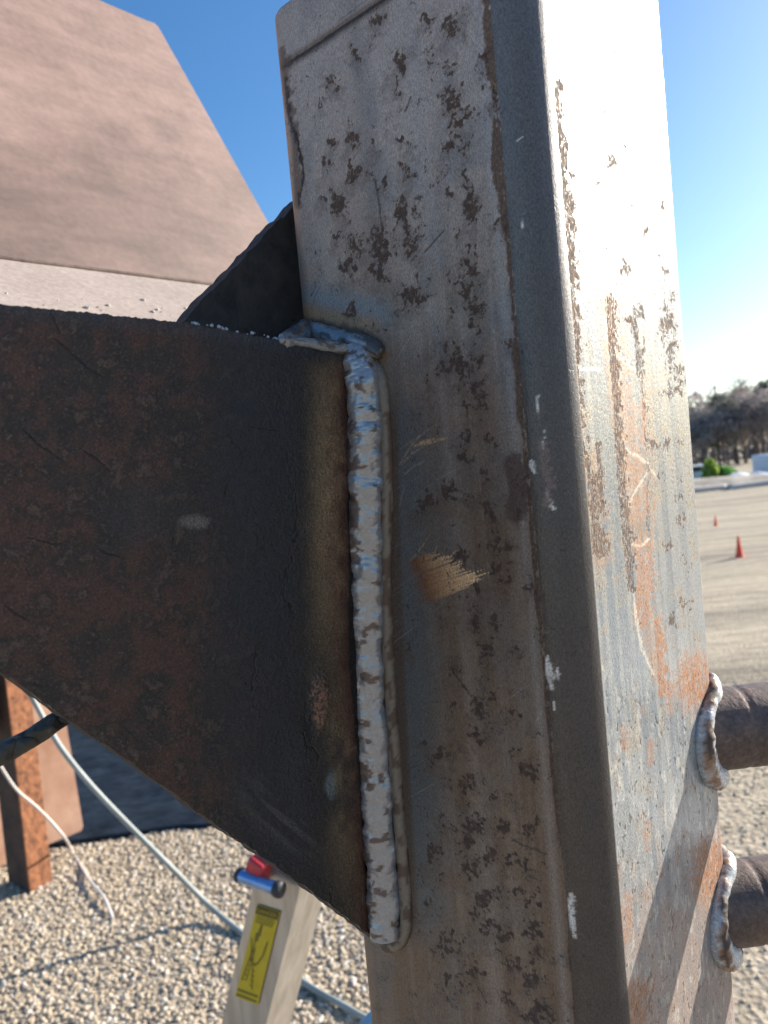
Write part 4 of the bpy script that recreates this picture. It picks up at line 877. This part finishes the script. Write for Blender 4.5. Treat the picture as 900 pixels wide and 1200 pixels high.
# vegetation far off
def leaf_mat(name, a, b):
    s = NT(name); oi = s.n('ShaderNodeObjectInfo'); n = s.noise(1.3, 4, .6)
    s.set(**{'Base Color': s.ramp(n, [(.3, a), (.7, b)]), 'Roughness': .8})
    tr = s.n('ShaderNodeBsdfTranslucent'); mx = s.n('ShaderNodeMixShader'); mx.inputs[0].default_value = .45; s.l(s.b.inputs['Base Color'].links[0].from_socket, tr.inputs[0]); s.l(s.b.outputs[0], mx.inputs[1]); s.l(tr.outputs[0], mx.inputs[2]); s.l(mx.outputs[0], s.t.nodes['Material Output'].inputs[0]); return s.m
bark = plain('bark', (.07, .055, .045), (.15, .125, .105), 4, .9)
def crown_mesh(name, mat, cloud, n, size, seed, flat=.7):
    rg = np.random.default_rng(seed); V_, F_ = [], []; P = cloud(rg, n); m = len(P)
    d = rg.normal(size=(m, 3)); d /= np.linalg.norm(d, axis=1)[:, None]; e = np.cross(d, rg.normal(size=(m, 3))); e /= np.linalg.norm(e, axis=1)[:, None]; g = np.cross(d, e); sz = size * rg.uniform(.5, 1.4, m)[:, None]
    v = np.stack([P - e * sz, P + g * sz * flat, P + e * sz, P - g * sz * flat], 1).reshape(-1, 3); f = np.arange(m * 4).reshape(-1, 4)
    me = mesh_obj(name, v, f, mat, None, smooth=False); data = me.data; bpy.data.objects.remove(me); return data
def trunk_mesh(h, r, seed, limbs):
    rg = random.Random(seed); vs, fs = [], []
    def add(P, rr):
        v, f = sweep(np.array(P), np.array(rr), None, (.3, -1, .1), 7); b = sum(len(x) for x in vs); vs.append(v); fs.extend([[i + b for i in q] for q in f])
    k = [(rg.gauss(0, .03) * h * t * .5, rg.gauss(0, .03) * h * t * .5, h * t - .4) for t in np.linspace(0, 1, 7)]; add(k, np.linspace(r, r * .15, 7))
    for i in range(limbs):
        t = rg.uniform(.35, .92); a = rg.uniform(0, 6.28); L = h * rg.uniform(.16, .34) * (1.2 - t * .6); x, y, z = k[int(t * 6)]
        P = [(x, y, h * t - .4)]
        for q in range(3): P.append((P[-1][0] + math.cos(a) * L / 3 * .8 + rg.gauss(0, .1), P[-1][1] + math.sin(a) * L / 3 * .8 + rg.gauss(0, .1), P[-1][2] + L / 3 * (.5 + .2 * q)))
        add(P, np.linspace(r * .4, r * .06, 4))
    o = mesh_obj('trunk', np.vstack(vs), fs, bark); d = o.data; bpy.data.objects.remove(o); return d
def build_trees():
    twig = leaf_mat('bare_twigs', (.25, .21, .20), (.43, .38, .37)); dark = leaf_mat('pine_needles', (.13, .15, .12), (.24, .26, .20)); mixl = leaf_mat('winter_oak', (.24, .215, .205), (.42, .385, .37))  # tree colours paled so they carry the distance haze
    def round_cloud(rx, rz, zc):
        def fn(rg, n):
            cs = rg.normal(size=(26, 3)); cs /= np.linalg.norm(cs, axis=1)[:, None]; cs *= rg.uniform(.3, .95, 26)[:, None]
            i = rg.integers(0, 26, n); p = cs[i] + rg.normal(size=(n, 3)) * .17; p[:, 2] = np.maximum(p[:, 2], -1.0); return p * [rx, rx, rz] + [0, 0, zc]
        return fn
    def pine_cloud(rx, h):
        def fn(rg, n):
            t = rg.beta(1.5, 1.3, 40); a = rg.uniform(0, 6.28, 40); R = rx * (1.05 - t) ** .8; cs = np.stack([np.cos(a) * R * .7, np.sin(a) * R * .7, h * (.30 + .70 * t)], 1)
            i = rg.integers(0, 40, n); return cs[i] + rg.normal(size=(n, 3)) * [.5, .5, .28]
        return fn
    protos = [('bare_tree', 'bare grey brown winter tree', crown_mesh('crown', twig, round_cloud(2.7, 3.0, 4.9), 5200, .10, 1, .22), trunk_mesh(7.4, .2, 1, 16)),
              ('pine_tree', 'dark green pine tree', crown_mesh('crown', dark, pine_cloud(2.3, 9.2), 4200, .19, 2, .5), trunk_mesh(9.0, .2, 2, 14)),
              ('oak_tree', 'brown green oak tree', crown_mesh('crown', mixl, round_cloud(2.9, 2.7, 4.8), 4600, .17, 3, .6), trunk_mesh(7.0, .22, 3, 14)),
              ('bare_tree', 'tall thin bare brown tree', crown_mesh('crown', twig, round_cloud(1.9, 3.3, 5.4), 4200, .10, 4, .22), trunk_mesh(8.6, .16, 4, 14))]
    rg = random.Random(8); spots = []
    for row, Y, xs in ((0, 66, [806, 819, 831, 843, 854, 866, 877, 888, 899]), (1, 75, [812, 826, 840, 852, 864, 876, 890, 904])):
        for i, x in enumerate(xs): spots.append((x + rg.uniform(-2, 2), Y + rg.uniform(-2, 2), (0, 3, 2, 0, 1, 0, 3, 0, 2)[i] if row == 0 else (1, 0, 2, 1, 0, 1, 2, 1)[i], row, i))
    nth = ['first', 'second', 'third', 'fourth', 'fifth', 'sixth', 'seventh', 'eighth', 'ninth']
    for i, (px, Y, k, row, j) in enumerate(spots):
        nm, lab, cr, tr = protos[k]; b = at(px, 560, Y); b[2] = -.1
        t = thing(nm, lab + ', ' + nth[j] + ' from the post in the ' + ('front' if row == 0 else 'back') + ' row of the treeline', 'tree', 'trees of the far treeline'); t.location = V(b)
        h = float(np.interp(px, [800, 820, 850, 870, 900, 960], [.72, .74, .84, .98, 1.06, 1.06])) * rg.uniform(.9, 1.04) * (1.0 if k != 1 else .84) * Y / 72; t.scale = (h * rg.uniform(.9, 1.15), h, h); t.rotation_euler.z = rg.uniform(0, 6.28)
        link(bpy.data.objects.new('trunk', tr), t); link(bpy.data.objects.new('crown', cr), t)
    # woods further back, one mass
    def band(rg_, n):
        x = rg_.uniform(-170, 260, n); h = 7.2 + 2.2 * (fbm(x * .12, x * 0, 5, 3) - .5) * 2; z = h * rg_.random(n) ** 1.25; y = 96 + rg_.normal(size=n) * 3
        return np.stack([x, y, z], 1)
    o = bpy.data.objects.new('far_woods', crown_mesh('far_woods', mixl, band, 90000, .34, 9, .6)); link(o); tag(o, kind='stuff')
    # bright green bush on the bank
    gm = leaf_mat('fresh_green', (.10, .26, .05), (.20, .40, .10)); gy = leaf_mat('yellow_green', (.28, .38, .06), (.42, .52, .12)); Yb = float(gnd(860, 571)[1]) + 2.6
    def lump(rx, rz):
        def fn(rg_, n):
            p = rg_.normal(size=(n, 3)); p /= np.linalg.norm(p, axis=1)[:, None]; p *= rg_.random(n)[:, None] ** .4; p[:, 2] = np.abs(p[:, 2]); return p * [rx, .6, rz]
        return fn
    for nm, lab, mat, x, y, rx, rz, sd_ in (('green_bush', 'wide bright green bush on the far bank', gm, 846, 563, .75, .62, 1), ('green_bush', 'small yellow green bush rising at the left of the bright green one', gy, 833, 560, .26, .85, 2)):
        t = thing(nm, lab, 'bush', 'green bushes on the far bank'); b = at(x, y, Yb); t.location = V(b)
        d = crown_mesh('foliage', mat, lump(rx, rz), 1500, .07, sd_); link(bpy.data.objects.new('foliage', d), t)
        vv, ff = sweep(np.array([(0, 0, -.5), (.02, 0, 0), (0, .02, rz * .6)]), np.array([.05, .04, .02]), None, (0, -1, 0), 7); mesh_obj('stem', vv, ff, bark, t)
build_trees()
